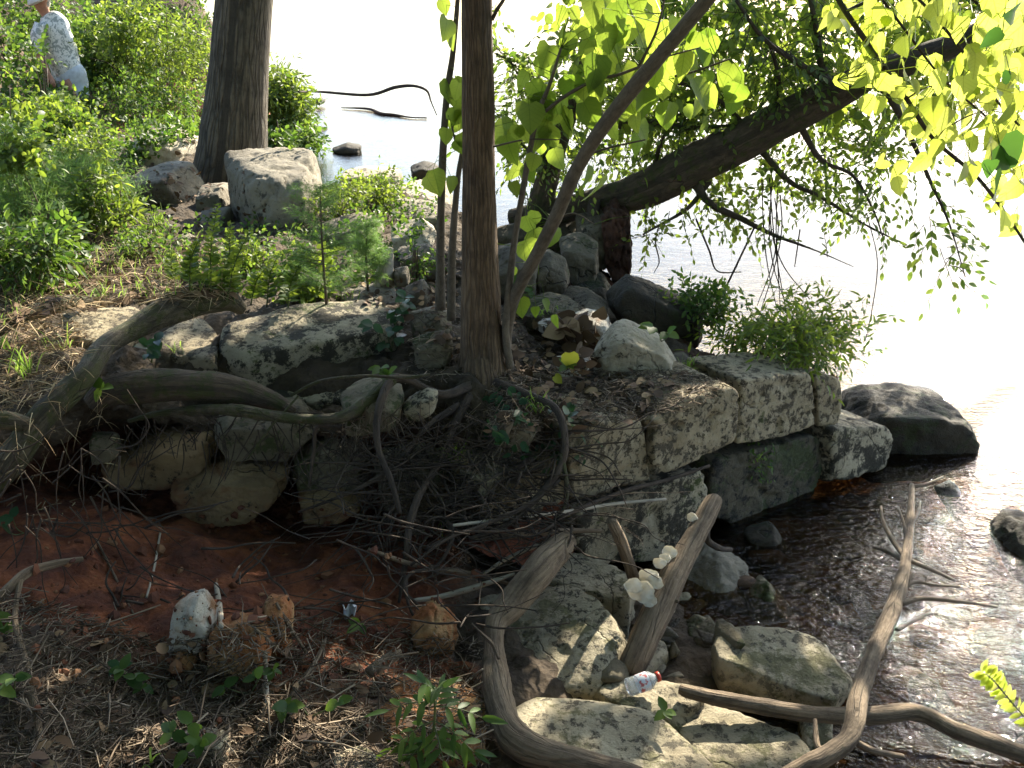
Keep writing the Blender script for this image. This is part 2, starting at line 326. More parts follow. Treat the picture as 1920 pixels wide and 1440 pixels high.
# soil: red clay low on the bank, brown litter mould above
def soil(name, zc, lowc, highc, mossc=None):
    m, nt, ns, lk, b = newmat(name); g = nd(nt, 'ShaderNodeNewGeometry'); pos = g.outputs['Position']
    def nz(s, d=7, r_=.65):
        n = nd(nt, 'ShaderNodeTexNoise', i_Scale=s, i_Detail=d, i_Roughness=r_); lk.new(pos, n.inputs[0]); return n.outputs[0]
    lo = ramp(nt, nz(6), [(.3, tuple(v * .45 for v in lowc)), (.5, lowc), (.7, tuple(min(1, v * 1.9) for v in lowc))])
    hi = ramp(nt, nz(7.7), [(.3, tuple(v * .5 for v in highc)), (.5, highc), (.72, tuple(v * 1.6 for v in highc))])
    s = nd(nt, 'ShaderNodeSeparateXYZ'); lk.new(pos, s.inputs[0])
    z = math_(nt, 'ADD', s.outputs[2], math_(nt, 'MULTIPLY', math_(nt, 'SUBTRACT', nz(3), .5), .5))
    f = nd(nt, 'ShaderNodeMapRange'); f.inputs[1].default_value = zc - .06; f.inputs[2].default_value = zc + .06; lk.new(z, f.inputs[0])
    c = mixc(nt, f.outputs[0], lo, hi)
    lk.new(c, b.inputs['Base Color']); b.inputs['Roughness'].default_value = .95
    v = nd(nt, 'ShaderNodeTexVoronoi', i_Scale=38.); lk.new(pos, v.inputs[0])
    h = math_(nt, 'ADD', nz(22, 10, .75), math_(nt, 'MULTIPLY', v.outputs[0], .5))
    bp = nd(nt, 'ShaderNodeBump', i_Strength=.9, i_Distance=.03); lk.new(h, bp.inputs['Height']); lk.new(bp.outputs[0], b.inputs['Normal']); return m
M['bank'] = soil('bank_soil', .66, (.12, .036, .016), (.07, .05, .03))
M['ground'] = soil('ground_soil', 1.5, (.17, .05, .02), (.09, .07, .04))
M['bed'] = soil('river_bed', 5., (.10, .10, .08), (.10, .10, .08))

# ------------------------------------------------------------------ THE SETTING: ground, river bed, bank, water
BV = []                                   # surfaces that things are set down on
def reg(o):
    me = o.data; l = np.array(parent_loc(o)); V = [Vector(l) + v.co for v in me.vertices]
    BV.append(BVHTree.FromPolygons(V, [tuple(p.vertices) for p in me.polygons])); return o
def hit(px, py, lift=0.):
    d = Vector(ray(px, py)).normalized(); best = None
    for t in BV:
        h = t.ray_cast(Vector((0, 0, HC)), d)
        if h[0] is not None and (best is None or h[3] < best[3]): best = h
    if best is None: return None, None
    n = best[1] if best[1].dot(d) < 0 else -best[1]
    return np.array(best[0] + n * lift), np.array(n)
def drop(x, y, z0=6.):
    best = None
    for t in BV:
        h = t.ray_cast(Vector((x, y, z0)), Vector((0, 0, -1)))
        if h[0] is not None and (best is None or h[0].z > best.z): best = h[0]
    return np.array(best) if best is not None else np.array([x, y, 0.])

ctl = []
for a in [(-300,1440,.62),(0,1440,.55),(300,1440,.48),(600,1440,.40),(900,1440,.24),(1200,1440,.03),(1500,1440,-.14),(1900,1440,-.2),
          (-300,1200,.66),(0,1200,.56),(300,1200,.46),(600,1200,.37),(760,1200,.33),(900,1200,.2),(1050,1200,.1),(1200,1200,.0),(1450,1150,-.08),(1600,1200,-.16),(1900,1200,-.22),
          (-300,1050,.7),(0,1050,.6),(300,1050,.48),(600,1050,.38),(800,1050,.30),(950,1050,.16),(1200,1050,-.02),(1400,1010,-.12),(1700,1000,-.22),(1900,900,-.32),
          (150,980,.52),(300,960,.42),(600,960,.34),(900,970,.2)]:
    p = PZ(*a); ctl.append(p)
for a in [(0,0,.75),(-1,1.4,.68),(-3,1,.95),(.6,1.2,.5),(1.6,1.3,.1),(2.5,0,.0),(4,1,-.35),(6,4,-.6),(3,8,-.8),(1.8,5.4,-.4),(0,14,-.9),(-4,4,.85),(-3,6,.7),(-2,5,.5),(0,5,.2),(0,6,.1),
          (-1,7,.4),(0,9,-1),(-1,11,-1),(1,11,-1.3),(3,14,-1.4),(-1.5,13,-1.2),(-2,16,-1.3),(0,18,-1.6),(-2.2,21,-1.5),(5,20,-1.6),(2,9,-1.1),(-.9,8.6,-.5),(-2.5,7,.7),(-1.8,9,.0),(-2,11,-.8),(-3.0,9,.8),(-3.6,10.5,.95),(-5,8,1.25),(-7,8,2.2),(-5.2,12,1.2),(-6.4,12,2.2),(-8,12,3.4),(-10,8,3.6),(-4.6,14,.4),(-3.7,14,-.7),(-2.8,14,-1.3),(-4.6,16,.8),(-4.0,17.5,.1),(-3.2,19,-.6),(-6,18,2.4),(-9,18,4),(-13,14,4.5),(-5,26,-1),(-12,26,4),(8,12,-1.2),(12,2,-1.2),(0,30,-1.5),(10,25,-1.5),(-8,2,1.5),(-12,0,2),(0,-4,1),(8,-4,-.3),(-8,-5,1.6)]:
    ctl.append(np.array(a, float))
ctl = np.array(ctl)
def hfield(X, Y):
    s = X.shape; x, y = X.ravel(), Y.ravel(); num = np.zeros_like(x); den = np.zeros_like(x)
    for c in ctl:
        d2 = (x - c[0]) ** 2 + (y - c[1]) ** 2 + 1e-4; ww = 1 / d2 ** 1.6; num += ww * c[2]; den += ww
    return (num / den).reshape(s)
def sheet(name, xs, ys, zf, m, **k):
    X, Y = np.meshgrid(xs, ys); Z = zf(X, Y); mb = MB(); nx, ny = len(xs), len(ys)
    f = [(j * nx + i, j * nx + i + 1, (j + 1) * nx + i + 1, (j + 1) * nx + i) for j in range(ny - 1) for i in range(nx - 1)]
    mb.add(np.c_[X.ravel(), Y.ravel(), Z.ravel()], f); return mb.build(name, m, **k)
def gz(X, Y):
    q = np.c_[X.ravel(), Y.ravel(), np.zeros(X.size)]
    n = fbm(q * 1.7, 3) * .10 + fbm(q * 9, 5, g=.6) * .035
    return hfield(X, Y) + n.reshape(X.shape)
xs = np.concatenate([np.linspace(-16, -3.2, 60, endpoint=False), np.linspace(-3.2, 3.2, 300, endpoint=False), np.linspace(3.2, 14, 40)])
ys = np.concatenate([np.linspace(-6, 1.4, 25, endpoint=False), np.linspace(1.4, 5, 190, endpoint=False), np.linspace(5, 30, 160)])
ground = sheet('ground', xs, ys, gz, M['ground'], kind='structure')
# the river-bed side of the same sheet is brown gravel: its own material below the water line
def _bedmat():
    m, nt, ns, lk, b = newmat('ground_and_bed')
    g = nd(nt, 'ShaderNodeNewGeometry'); pos = g.outputs['Position']
    def nz(s, d=7, r_=.65):
        n = nd(nt, 'ShaderNodeTexNoise', i_Scale=s, i_Detail=d, i_Roughness=r_); lk.new(pos, n.inputs[0]); return n.outputs[0]
    clay = ramp(nt, nz(5.5, 9, .7), [(.3, (.05, .016, .008)), (.46, (.12, .034, .014)), (.60, (.26, .08, .028)), (.72, (.46, .20, .085))])
    mould = ramp(nt, nz(8, 8, .7), [(.3, (.035, .022, .014)), (.5, (.10, .065, .038)), (.72, (.2, .14, .085))])
    bed = ramp(nt, nz(3.4, 8, .6), [(.3, (.015, .009, .005)), (.5, (.075, .033, .013)), (.7, (.22, .10, .035))])
    mud = ramp(nt, nz(8, 8, .7), [(.3, (.03, .02, .013)), (.7, (.12, .085, .05))])
    s = nd(nt, 'ShaderNodeSeparateXYZ'); lk.new(pos, s.inputs[0])
    n3 = nz(2.2)
    def band(sock, a, b_, amp):
        z = math_(nt, 'ADD', sock, math_(nt, 'MULTIPLY', math_(nt, 'SUBTRACT', n3, .5), amp))
        f = nd(nt, 'ShaderNodeMapRange'); f.inputs[1].default_value = a; f.inputs[2].default_value = b_; lk.new(z, f.inputs[0]); return f.outputs[0]
    c = mixc(nt, band(s.outputs[2], -.06, .0, .05), bed, mud)
    c = mixc(nt, band(s.outputs[2], .22, .30, .25), c, clay)
    c = mixc(nt, band(s.outputs[2], .85, .95, .2), c, mould)
    y = band(s.outputs[1], 2.62, 2.38, .7)           # dead-leaf mould nearest the path
    up = band(s.outputs[2], .15, .25, .1)
    c = mixc(nt, math_(nt, 'MULTIPLY', y, up), c, mould)
    lk.new(c, b.inputs['Base Color']); b.inputs['Roughness'].default_value = .95
    v = nd(nt, 'ShaderNodeTexVoronoi', i_Scale=34.); lk.new(pos, v.inputs[0])
    h = math_(nt, 'ADD', nz(20, 10, .75), math_(nt, 'MULTIPLY', v.outputs[0], .5))
    bp = nd(nt, 'ShaderNodeBump', i_Strength=.9, i_Distance=.03); lk.new(h, bp.inputs['Height']); lk.new(bp.outputs[0], b.inputs['Normal']); return m
ground.data.materials[0] = _bedmat(); reg(ground)

# the bank: undercut front, flat terrace, back shore.  columns of (py, Y)
back = [(650,4.1),(560,4.8),(480,5.6),(400,6.6),(320,8.0)]
BANK = {
 -900: [(1250,3.6),(1150,3.5),(1050,3.2),(950,3.0),(880,3.0),(800,3.1),(720,3.6)] + back + [(270,9.2),(260,11.)],
 -300: [(1080,3.5),(1010,3.6),(950,3.5),(900,3.2),(850,3.15),(790,3.25),(720,3.65)] + back + [(270,9.2),(260,11.)],
 0:    [(1030,3.7),(980,3.75),(930,3.7),(880,3.4),(840,3.25),(780,3.35),(710,3.7)] + back + [(270,9.2),(262,11.)],
 200:  [(1000,3.8),(940,4.0),(880,4.0),(820,3.85),(780,3.62),(740,3.6),(700,3.78)] + back + [(270,9.2),(268,11.)],
 400:  [(990,3.8),(940,4.05),(880,4.08),(840,3.9),(805,3.70),(785,3.76),(768,3.9)] + back + [(280,8.9),(285,11.2)],
 600:  [(990,3.7),(940,3.98),(890,4.02),(850,3.9),(812,3.72),(788,3.78),(768,3.92)] + [(640,4.2),(560,4.9),(480,5.7),(410,6.5),(365,7.3),(345,8.0),(420,8.6)],
 760:  [(1000,3.5),(960,3.62),(920,3.7),(870,3.76),(820,3.78),(770,3.8),(705,3.92)] + [(640,4.3),(570,4.9),(500,5.6),(440,6.3),(390,7.1),(360,7.9),(430,8.4)],
 900:  [(1040,3.35),(990,3.45),(940,3.52),(880,3.6),(820,3.66),(760,3.76),(700,3.95)] + [(640,4.3),(580,4.8),(520,5.5),(470,6.1),(440,6.7),(425,7.1),(500,7.4)],
 1050: [(1060,3.6),(1000,3.66),(940,3.7),(890,3.74),(850,3.72),(800,3.62),(750,3.85)] + [(690,4.3),(622,4.8),(562,5.4),(520,5.9),(490,6.3),(480,6.6),(560,6.9)],
 1200: [(1010,4.0),(960,4.02),(910,4.05),(860,4.05),(820,4.02),(768,3.82),(728,4.05)] + [(695,4.35),(655,4.7),(618,5.0),(588,5.3),(575,5.5),(570,5.7),(640,5.9)],
 1330: [(980,4.3),(940,4.32),(900,4.33),(860,4.33),(800,4.3),(729,4.16),(708,4.3)] + [(694,4.4),(684,4.5),(678,4.58),(672,4.66),(668,4.72),(690,4.8),(760,4.9)],
 1480: [(900,4.65),(860,4.62),(820,4.6),(780,4.58),(745,4.56),(712,4.46),(701,4.56)] + [(693,4.65),(689,4.7),(686,4.75),(685,4.8),(688,4.84),(705,4.9),(780,4.94)],
 1570: [(900,4.9),(870,4.88),(830,4.85),(790,4.83),(755,4.82),(722,4.74),(712,4.82)] + [(706,4.88),(704,4.92),(704,4.95),(706,4.98),(712,5.02),(735,5.05),(800,5.08)],
}
cols = sorted(BANK); K = len(BANK[0])
A = np.array([[P(c, *q) for q in BANK[c]] for c in cols])             # world control net
A = np.array([catmull(r_, 14) for r_ in A]); A = np.array([catmull(A[:, j], 26) for j in range(A.shape[1])])
nj, ni = A.shape[:2]; V = A.reshape(-1, 3)
nn = np.cross(np.gradient(A, axis=1), np.gradient(A, axis=0)).reshape(-1, 3); nn /= np.linalg.norm(nn, axis=1)[:, None] + 1e-9
nn *= np.sign((nn @ np.array([0, -.5, 1.])))[:, None]
V = V + nn * (fbm(V * 3, 3) * .07 + fbm(V * 10, 6, g=.65) * .045)[:, None]
mb = MB(); mb.add(V, [(j * ni + i, j * ni + i + 1, (j + 1) * ni + i + 1, (j + 1) * ni + i) for j in range(nj - 1) for i in range(ni - 1)])
bank = reg(mb.build('terrain', M['bank'], kind='structure'))
# water
def watermat():
    m, nt, ns, lk, b = newmat('river_water'); ns.remove(b); g = nd(nt, 'ShaderNodeNewGeometry')
    mp = nd(nt, 'ShaderNodeMapping'); mp.inputs['Scale'].default_value = (1., 1.9, 1); mp.inputs['Rotation'].default_value = (0, 0, R(-12)); lk.new(g.outputs['Position'], mp.inputs[0])
    n1 = nd(nt, 'ShaderNodeTexNoise', i_Scale=3.2, i_Detail=3, i_Roughness=.5, i_Distortion=.8); lk.new(mp.outputs[0], n1.inputs[0])
    n2 = nd(nt, 'ShaderNodeTexNoise', i_Scale=15., i_Detail=3, i_Roughness=.55, i_Distortion=.6); lk.new(mp.outputs[0], n2.inputs[0])
    n3 = nd(nt, 'ShaderNodeTexNoise', i_Scale=38., i_Detail=2, i_Roughness=.5, i_Distortion=.4); lk.new(mp.outputs[0], n3.inputs[0])
    h = math_(nt, 'ADD', math_(nt, 'MULTIPLY', n1.outputs[0], .55), math_(nt, 'ADD', math_(nt, 'MULTIPLY', n2.outputs[0], .32), math_(nt, 'MULTIPLY', n3.outputs[0], .13)))
    sy = nd(nt, 'ShaderNodeSeparateXYZ'); lk.new(g.outputs['Position'], sy.inputs[0]); mr = nd(nt, 'ShaderNodeMapRange'); lk.new(sy.outputs[1], mr.inputs[0])
    for i_, v_ in ((1, 4.3), (2, 9.), (3, 1.), (4, .2)): mr.inputs[i_].default_value = v_
    h = math_(nt, 'MULTIPLY', h, mr.outputs[0])          # the current runs choppy only round the wall
    bp = nd(nt, 'ShaderNodeBump', i_Strength=1., i_Distance=.035); lk.new(h, bp.inputs['Height'])
    fr = nd(nt, 'ShaderNodeFresnel', i_IOR=1.36); lk.new(bp.outputs[0], fr.inputs['Normal'])
    gl = nd(nt, 'ShaderNodeBsdfGlossy', i_Roughness=.025); lk.new(bp.outputs[0], gl.inputs['Normal'])
    tr = nd(nt, 'ShaderNodeBsdfTransparent'); tr.inputs[0].default_value = (.80, .64, .42, 1)
    mx = nd(nt, 'ShaderNodeMixShader'); lk.new(fr.outputs[0], mx.inputs[0]); lk.new(tr.outputs[0], mx.inputs[1]); lk.new(gl.outputs[0], mx.inputs[2])
    lk.new(mx.outputs[0], ns['Material Output'].inputs[0]); return m
mb = MB(); mb.add([(-3.0, 1.0, 0), (60, 1.0, 0), (600, 3000, 0), (-1800, 3000, 0), (-60, 12., 0), (-3.4, 8, 0)], [(0, 1, 2, 3, 4, 5)])
mb.build('water', watermat(), smooth=False, kind='structure')
mb = MB(); mb.add([(-60, 28, -1.4), (60, -8, -1.4), (600, 3000, -1.4), (-1800, 3000, -1.4)], [(0, 1, 2, 3)]); mb.build('river_bed', M['bed'], smooth=False, kind='structure')

# ------------------------------------------------------------------ stones
def inpoly_(poly, n):
    poly = np.array(poly, float); lo, hi = poly.min(0), poly.max(0); out = []
    while len(out) < n:
        q = rng.uniform(lo, hi, (n, 2)); c = np.zeros(n, bool); j = len(poly) - 1
        for i in range(len(poly)):
            a, b = poly[i], poly[j]
            c ^= ((a[1] > q[:, 1]) != (b[1] > q[:, 1])) & (q[:, 0] < (b[0] - a[0]) * (q[:, 1] - a[1]) / (b[1] - a[1] + 1e-9) + a[0]); j = i
        out += q[c].tolist()
    return np.array(out[:n])
_ico = {}
def ico(l):
    if l not in _ico:
        bm = bmesh.new(); bmesh.ops.create_icosphere(bm, subdivisions=l, radius=1)
        _ico[l] = (np.array([v.co[:] for v in bm.verts]), [tuple(v.index for v in f.verts) for f in bm.faces]); bm.free()
    return _ico[l]
def hull_rock(pts, lvl=5, p=34, amp=.045, freq=3.2, seed=0, chip=.03, cuts=12, cd=(.80, .95)):
    pts = np.asarray(pts, float); c = (pts.max(0) + pts.min(0)) / 2
    bm = bmesh.new()
    for q in pts: bm.verts.new(q - c)
    bmesh.ops.convex_hull(bm, input=bm.verts); bmesh.ops.recalc_face_normals(bm, faces=bm.faces); bm.normal_update()
    pl = []
    for f in bm.faces:
        n = np.array(f.normal); d = n @ np.array(f.verts[0].co)
        if d < 0: n, d = -n, -d
        if d > 1e-4 and not any(abs(n @ n2 - 1) < .002 for n2, _ in pl): pl.append((n, d))
    bm.free(); rg = np.random.default_rng(seed * 13 + 5)
    for _ in range(cuts):
        n = rg.normal(size=3); n /= np.linalg.norm(n); pl.append((n, float(((pts - c) @ n).max()) * rg.uniform(*cd)))
    N = np.array([q[0] for q in pl]); D = np.array([q[1] for q in pl])
    S, fs = ico(lvl); half = (pts.max(0) - pts.min(0)) / 2 + 1e-3; dr = S * half; dr /= np.linalg.norm(dr, axis=1)[:, None]
    q = np.maximum(dr @ N.T, 0) / D; r = (q ** p).sum(1) ** (-1 / p); sz = float(np.median(half))
    V = dr * r[:, None]; X = V / sz + seed * 3.1
    n = fbm(X * freq * .4, 3) * amp * 1.8 + fbm(X * freq * 1.6, 5, g=.62) * amp * .8 - np.maximum(0, .06 - np.abs(fbm(X * freq * .35 + 31, 4))) * amp * 14
    n -= chip * np.maximum(fbm(X * freq * .9 + 9, 2) - .18, 0) * 4
    return V * (1 + n)[:, None] * (1.0 if p > 40 else 1.06) + c, fs
GRP = {}
def rock(mat, label, pts, name='boulder', cat='rock', group=None, r=True, **k):
    V, fs = hull_rock(pts, **k); mb = MB(); mb.add(V, fs)
    o = mb.build(name, M[mat], label=label, cat=cat, group=group)
    if r: reg(o)
    return o
def slab(top, z, h, grow=1.03, push=(0, 0)):            # top outline in pixels lying at height z (or each its own), thickness h
    T = np.array([PZ(a[0], a[1], a[2] if len(a) > 2 else z) for a in top]); c = T.mean(0)
    B = c + (T - c) * grow; B[:, 2] = T[:, 2] - h; B[:, 0] += push[0]; B[:, 1] += push[1]
    return np.vstack([T, B])
def lump(sil, Y, t, dn=.12, sh=.78):                     # a boulder of silhouette sil standing Y ahead, t thick each way
    if Y is None:
        a = sum(q[0] for q in sil) / len(sil); b_ = max(q[1] for q in sil); p_, _ = hit(a, b_ - 8); Y = p_[1] + t * .1
    T = np.array([P(a, b, Y) for a, b in sil]); c = T.mean(0); h = T[:, 2].max() - T[:, 2].min()
    Fr = c + (T - c) * sh; Fr[:, 1] -= t; Fr[:, 2] -= h * dn
    Bk = c + (T - c) * sh; Bk[:, 1] += t; Bk[:, 2] += 0
    return np.vstack([T, Fr, Bk])
W0, WD = np.array([1.05, 4.1]), np.array([.83, .557]); WD = WD / np.linalg.norm(WD); WN = np.array([-WD[1], WD[0]])
def wall(poly, off=0., th=.36, jit=0.):                   # face outline on the old wall's plane, th thick
    out = []
    for a, b in poly:
        d = ray(a, b); t = ((W0 + WN * off) @ WN) / (d[:2] @ WN); p = np.array([0, 0, HC]) + d * t; out.append(p)
    T = np.array(out); B = T.copy(); B[:, :2] += WN * th
    return np.vstack([T, B])
WG = 'cut stone blocks of the old lock wall'
def wblock(mat, label, poly, off=0., th=.36, **k):
    kk = dict(p=48, amp=.026, freq=3.0, chip=.07, lvl=6, cuts=7, cd=(.90, .985)); kk.update(k)
    return rock(mat, label, wall(poly, off, th), 'stone_block', 'stone block', WG, **kk)
wblock('lime', 'pale cut block at the left end of the upper course, roots hanging across it', [(905,905),(1060,850),(1068,935),(900,1010)], .03, seed=1)
wblock('lime', 'pale cracked wall block right of the hanging root, below the grass tuft', [(1062,800),(1205,782),(1222,900),(1070,945)], .0, seed=2)
wblock('lime', 'spotted wall block with rounded upper right corner, middle of the upper course', [(1224,792),(1300,742),(1370,722),(1386,735),(1384,828),(1335,858),(1226,895)], -.03, seed=3)
wblock('lime', 'long pitted wall block under the leafy weed clump', [(1390,712),(1522,700),(1532,798),(1460,822),(1382,835)], .04, seed=4)
wblock('lime', 'short end block of the upper course nearest the open water', [(1528,704),(1582,712),(1578,792),(1536,802)], .06, th=.3, lvl=5, seed=5)
wblock('lime_moss', 'lower course block behind the fungus covered log', [(1078,965),(1325,880),(1332,950),(1310,1010),(1240,1050),(1085,1075)], .02, seed=6)
wblock('damp', 'dark damp lower course block with green sprouts on it', [(1335,866),(1545,812),(1540,925),(1375,992),(1330,960)], .07, seed=7)
wblock('lime_moss', 'mossy grey block standing forward at the waterline, right end of the wall', [(1558,802),(1664,800),(1682,832),(1670,878),(1560,912)], .02, th=.34, lvl=5, seed=8)
rock('wet', 'large dark wet boulder beyond the wall end, standing in the river', lump([(1575,800),(1600,768),(1640,748),(1720,750),(1785,762),(1805,795),(1800,825),(1700,868),(1590,868)], 5.2, .26, .0, .92), cuts=5, cd=(.93, .99), seed=9)

SG = 'slabs and stones on the shore'
rock('slab', 'broad cracked sunlit slab between the curved driftwood and the fungus log', slab([(900,1115,.22),(985,1085,.24),(1080,1092,.25),(1150,1125,.24),(1185,1180,.2),(1128,1218,.2),(1118,1288,.13),(950,1290,.11),(930,1190,.15)], .2, .22), 'stone_slab', group=SG, seed=11, lvl=6, amp=.03)
rock('slab', 'huge flat slab with dark pits at the bottom edge, right of the driftwood', slab([(950,1306,.2),(1110,1300,.2),(1225,1328,.18),(1325,1395,.14),(1410,1470,.12),(1370,1640,.1),(1000,1640,.15),(940,1420,.2)], .2, .22), 'stone_slab', group=SG, seed=12, lvl=6, amp=.02)
rock('slab', 'bright cream slab with a ragged right end, below the horizontal branch', slab([(1265,1305),(1375,1335),(1490,1378),(1535,1428),(1500,1480),(1380,1475),(1280,1385)], .09, .17), 'stone_slab', group=SG, seed=13, amp=.035)
rock('slab', 'sunlit wedge slab tilted up at the water edge, above the horizontal branch', slab([(1318,1208,.15),(1400,1164,.17),(1455,1166,.17),(1550,1210,.13),(1606,1265,.1),(1556,1318,.1),(1460,1288,.12),(1335,1240,.14)], .14, .15, .84), 'stone_slab', group=SG, seed=14, lvl=6, amp=.03)
rock('grey', 'rounded grey brown boulder right of the fungus log', lump([(1285,1060),(1330,1032),(1395,1062),(1408,1105),(1370,1165),(1290,1168),(1262,1120)], 3.75, .16, .1), group=SG, seed=15, amp=.07)
rock('mossy', 'small bright mossy rock beside the rounded boulder', lump([(1400,1110),(1440,1092),(1490,1150),(1480,1180),(1400,1185)], 3.6, .1), group=SG, seed=16, amp=.09)
rock('grey', 'grey rock lying behind the bottle', lump([(1218,1235),(1290,1210),(1335,1225),(1325,1290),(1225,1285)], 3.2, .1), group=SG, seed=17)
rock('slab', 'low flat rock the plastic bottle lies on', slab([(1110,1292),(1190,1268),(1290,1275),(1330,1300),(1270,1345),(1180,1330)], .13, .15), 'stone_slab', group=SG, seed=18, amp=.04)
rock('slab', 'dull flat rock under the lower end of the fungus log', slab([(1118,1215),(1200,1180),(1260,1215),(1200,1265),(1125,1270)], .09, .15), 'stone_slab', group=SG, seed=19, amp=.04)
rock('mossy', 'dark rock in the gap under the fungus log', lump([(1195,1180),(1290,1165),(1310,1215),(1200,1225)], 3.5, .1), group=SG, seed=20, amp=.08)
rock('wet', 'dark stone between the two upper slabs and the wall', lump([(1060,1080),(1130,1060),(1180,1110),(1150,1160),(1080,1130)], 3.62, .1), group=SG, seed=21, amp=.08)
rock('grey', 'small stone left of the curved driftwood top', lump([(1000,1050),(1060,1035),(1080,1080),(1010,1095)], 3.55, .06), group=SG, seed=22, amp=.08, lvl=4)
rock('wet', 'wet stone in the shallows below the wall', lump([(1395,1000),(1450,985),(1475,1020),(1400,1035)], 4.05, .08), group=SG, seed=23, lvl=4)
rock('wet', 'dark rock cut off by the right edge of the picture', lump([(1872,1020),(1900,992),(1990,985),(2020,1080),(1900,1085)], 4.0, .2), 'river_rock', seed=24, amp=.08)
rock('wet', 'slanting wet rock just breaking the surface by the sun glints', lump([(1752,915),(1790,905),(1835,970),(1790,975)], 4.5, .08), 'river_rock', seed=25, lvl=4)
rock('wet', 'small wet rock with rings of ripples around it', lump([(1592,1120),(1615,1105),(1642,1150),(1625,1168)], 3.62, .05), 'river_rock', seed=26, lvl=4)
rock('wet', 'low brown stone by the submerged twigs, lower right', lump([(1700,1290),(1750,1275),(1790,1315),(1710,1330)], 3.05, .06), 'river_rock', seed=27, lvl=4)
rock('wet', 'small dark rock alone in the bright far water', lump([(622,278),(650,268),(677,272),(677,290),(630,288)], 15.2, .18), 'river_rock', seed=28, lvl=4)
rock('wet', 'tiny dark rock far out beside the floating stick', lump([(586,188),(600,183),(612,190),(598,196)], 21., .2), 'river_rock', seed=29, lvl=3)

rock('slab', 'flat dim slab filling the corner between the wall foot and the broad cracked slab', slab([(1005,1045,.2),(1110,1040,.2),(1190,1080,.18),(1175,1130,.18),(1100,1110,.2),(1020,1085,.22)], .2, .22), 'stone_slab', group=SG, seed=181, lvl=5, amp=.04)
rock('slab', 'narrow flat stone between the huge slab and the bottle rock', slab([(1120,1300,.1),(1230,1330,.1),(1290,1380,.08),(1260,1400,.08),(1120,1330,.1)], .1, .15), 'stone_slab', group=SG, seed=182)
rock('mossy', 'greenish stone between the grey rock and the tilted wedge slab', lump([(1290,1180),(1340,1170),(1360,1210),(1340,1245),(1290,1230)], 3.3, .1), group=SG, seed=183)
rock('slab', 'low grey slab right of the huge slab, partly under the level branch', slab([(1500,1330,.03),(1560,1325,.03),(1560,1390,.02),(1510,1400,.02)], .03, .12), 'stone_slab', group=SG, seed=184)
for i, (a_, b_) in enumerate(inpoly_([(1120,1050),(1180,1120),(1320,1100),(1350,1180),(1320,1270),(1230,1290),(1130,1250),(1190,1160)], 26)):
    g_, _ = hit(a_, b_); r_ = random.uniform(.02, .05)
    V_, f_ = hull_rock(g_ + np.random.default_rng(i).normal(size=(9, 3)) * r_ * [1, .9, .6], lvl=3, seed=200 + i, cuts=5)
    mb = MB(); mb.add(V_, f_); mb.build('cobble', M[('grey', 'mossy', 'brown', 'slab')[i % 4]], label='small dull cobble lying in the gaps between the shore slabs', cat='stone', group='cobbles between the shore slabs')
CG = 'rocks in the red clay slope'
rock('white', 'white chalky rock with rusty left side standing in the red clay', lump([(328,1135),(372,1120),(402,1150),(400,1180),(378,1218),(318,1210)], None, .08, .05, .8), 'clay_rock', group=CG, seed=31, amp=.05)
rock('ochre', 'broad orange rock in the clay, right of the white one', lump([(395,1180),(440,1170),(505,1175),(515,1215),(450,1245),(395,1235)], None, .08), 'clay_rock', group=CG, seed=32, amp=.07)
rock('ochre', 'upright orange rock in the clay behind the bare sticks', lump([(485,1160),(500,1125),(535,1122),(548,1165),(545,1215),(490,1225)], None, .07), 'clay_rock', group=CG, seed=33, amp=.05)
rock('ochre', 'small buff stone under the white rock', lump([(322,1225),(350,1218),(372,1235),(350,1258),(325,1252)], None, .04), 'clay_rock', group=CG, seed=34, lvl=4)
rock('slab', 'pale stone at the bottom edge beside the ash seedling', slab([(625,1415),(660,1395),(700,1410),(710,1470),(640,1480)], .45, .08), 'clay_rock', group=CG, seed=35, lvl=4)
rock('slab', 'pale flat stone half buried near the bottom left', slab([(345,1378),(380,1362),(430,1372),(420,1400),(360,1408)], .5, .06), 'clay_rock', group=CG, seed=36, lvl=4)
rock('ochre', 'round clay coloured stone by the short log', lump([(775,1155),(810,1140),(850,1160),(860,1200),(800,1215),(770,1190)], None, .07), 'clay_rock', group=CG, seed=37, amp=.1)
rock('ochre', 'low tan rock beneath the ash seedling', slab([(700,1290,.33),(800,1265,.33),(900,1300,.28),(905,1400,.3),(780,1410,.34),(700,1370,.36)], .3, .14), 'clay_rock', group=CG, seed=38, amp=.05)

LG = 'ledge stones above the undercut'
rock('lime_moss', 'long blackened ledge block with a pale sunlit top, centre left', slab([(418,612,.98),(560,574,1.0),(705,562,1.0),(740,590,.97),(738,622,.94),(600,640,.95),(470,668,.92),(415,655,.93)], .95, .27, .98, (.0, .02)), 'ledge_block', 'stone block', LG, seed=41, lvl=6, amp=.03, cuts=8, cd=(.9, .98))
rock('lime', 'flat grey slab lying in the straw on the left', slab([(115,590,1.0),(200,578,1.0),(268,572,1.),(270,600,.98),(200,655,.93),(135,630,.95)], .97, .12), 'ledge_block', 'stone block', LG, seed=42, amp=.03)
rock('lime', 'small sunlit slab between the big root and the long block', slab([(285,625,.95),(380,598,.96),(412,640,.93),(395,680,.9),(300,665,.9)], .93, .1), 'ledge_block', 'stone block', LG, seed=43, amp=.04)
rock('lime_moss', 'dark mossy stone under the long ledge block', slab([(400,692,.8),(560,690,.8),(640,720,.76),(560,752,.74),(400,740,.76)], .78, .12), 'ledge_block', 'stone block', LG, seed=44, amp=.06)
rock('buff', 'buff stone wedged in the undercut, upper left one', lump([(200,850),(300,812),(395,812),(408,850),(330,888),(210,880)], 3.68, .14, .1, .85), 'ledge_block', 'stone block', LG, cuts=5, cd=(.9, .98), seed=45, amp=.05)
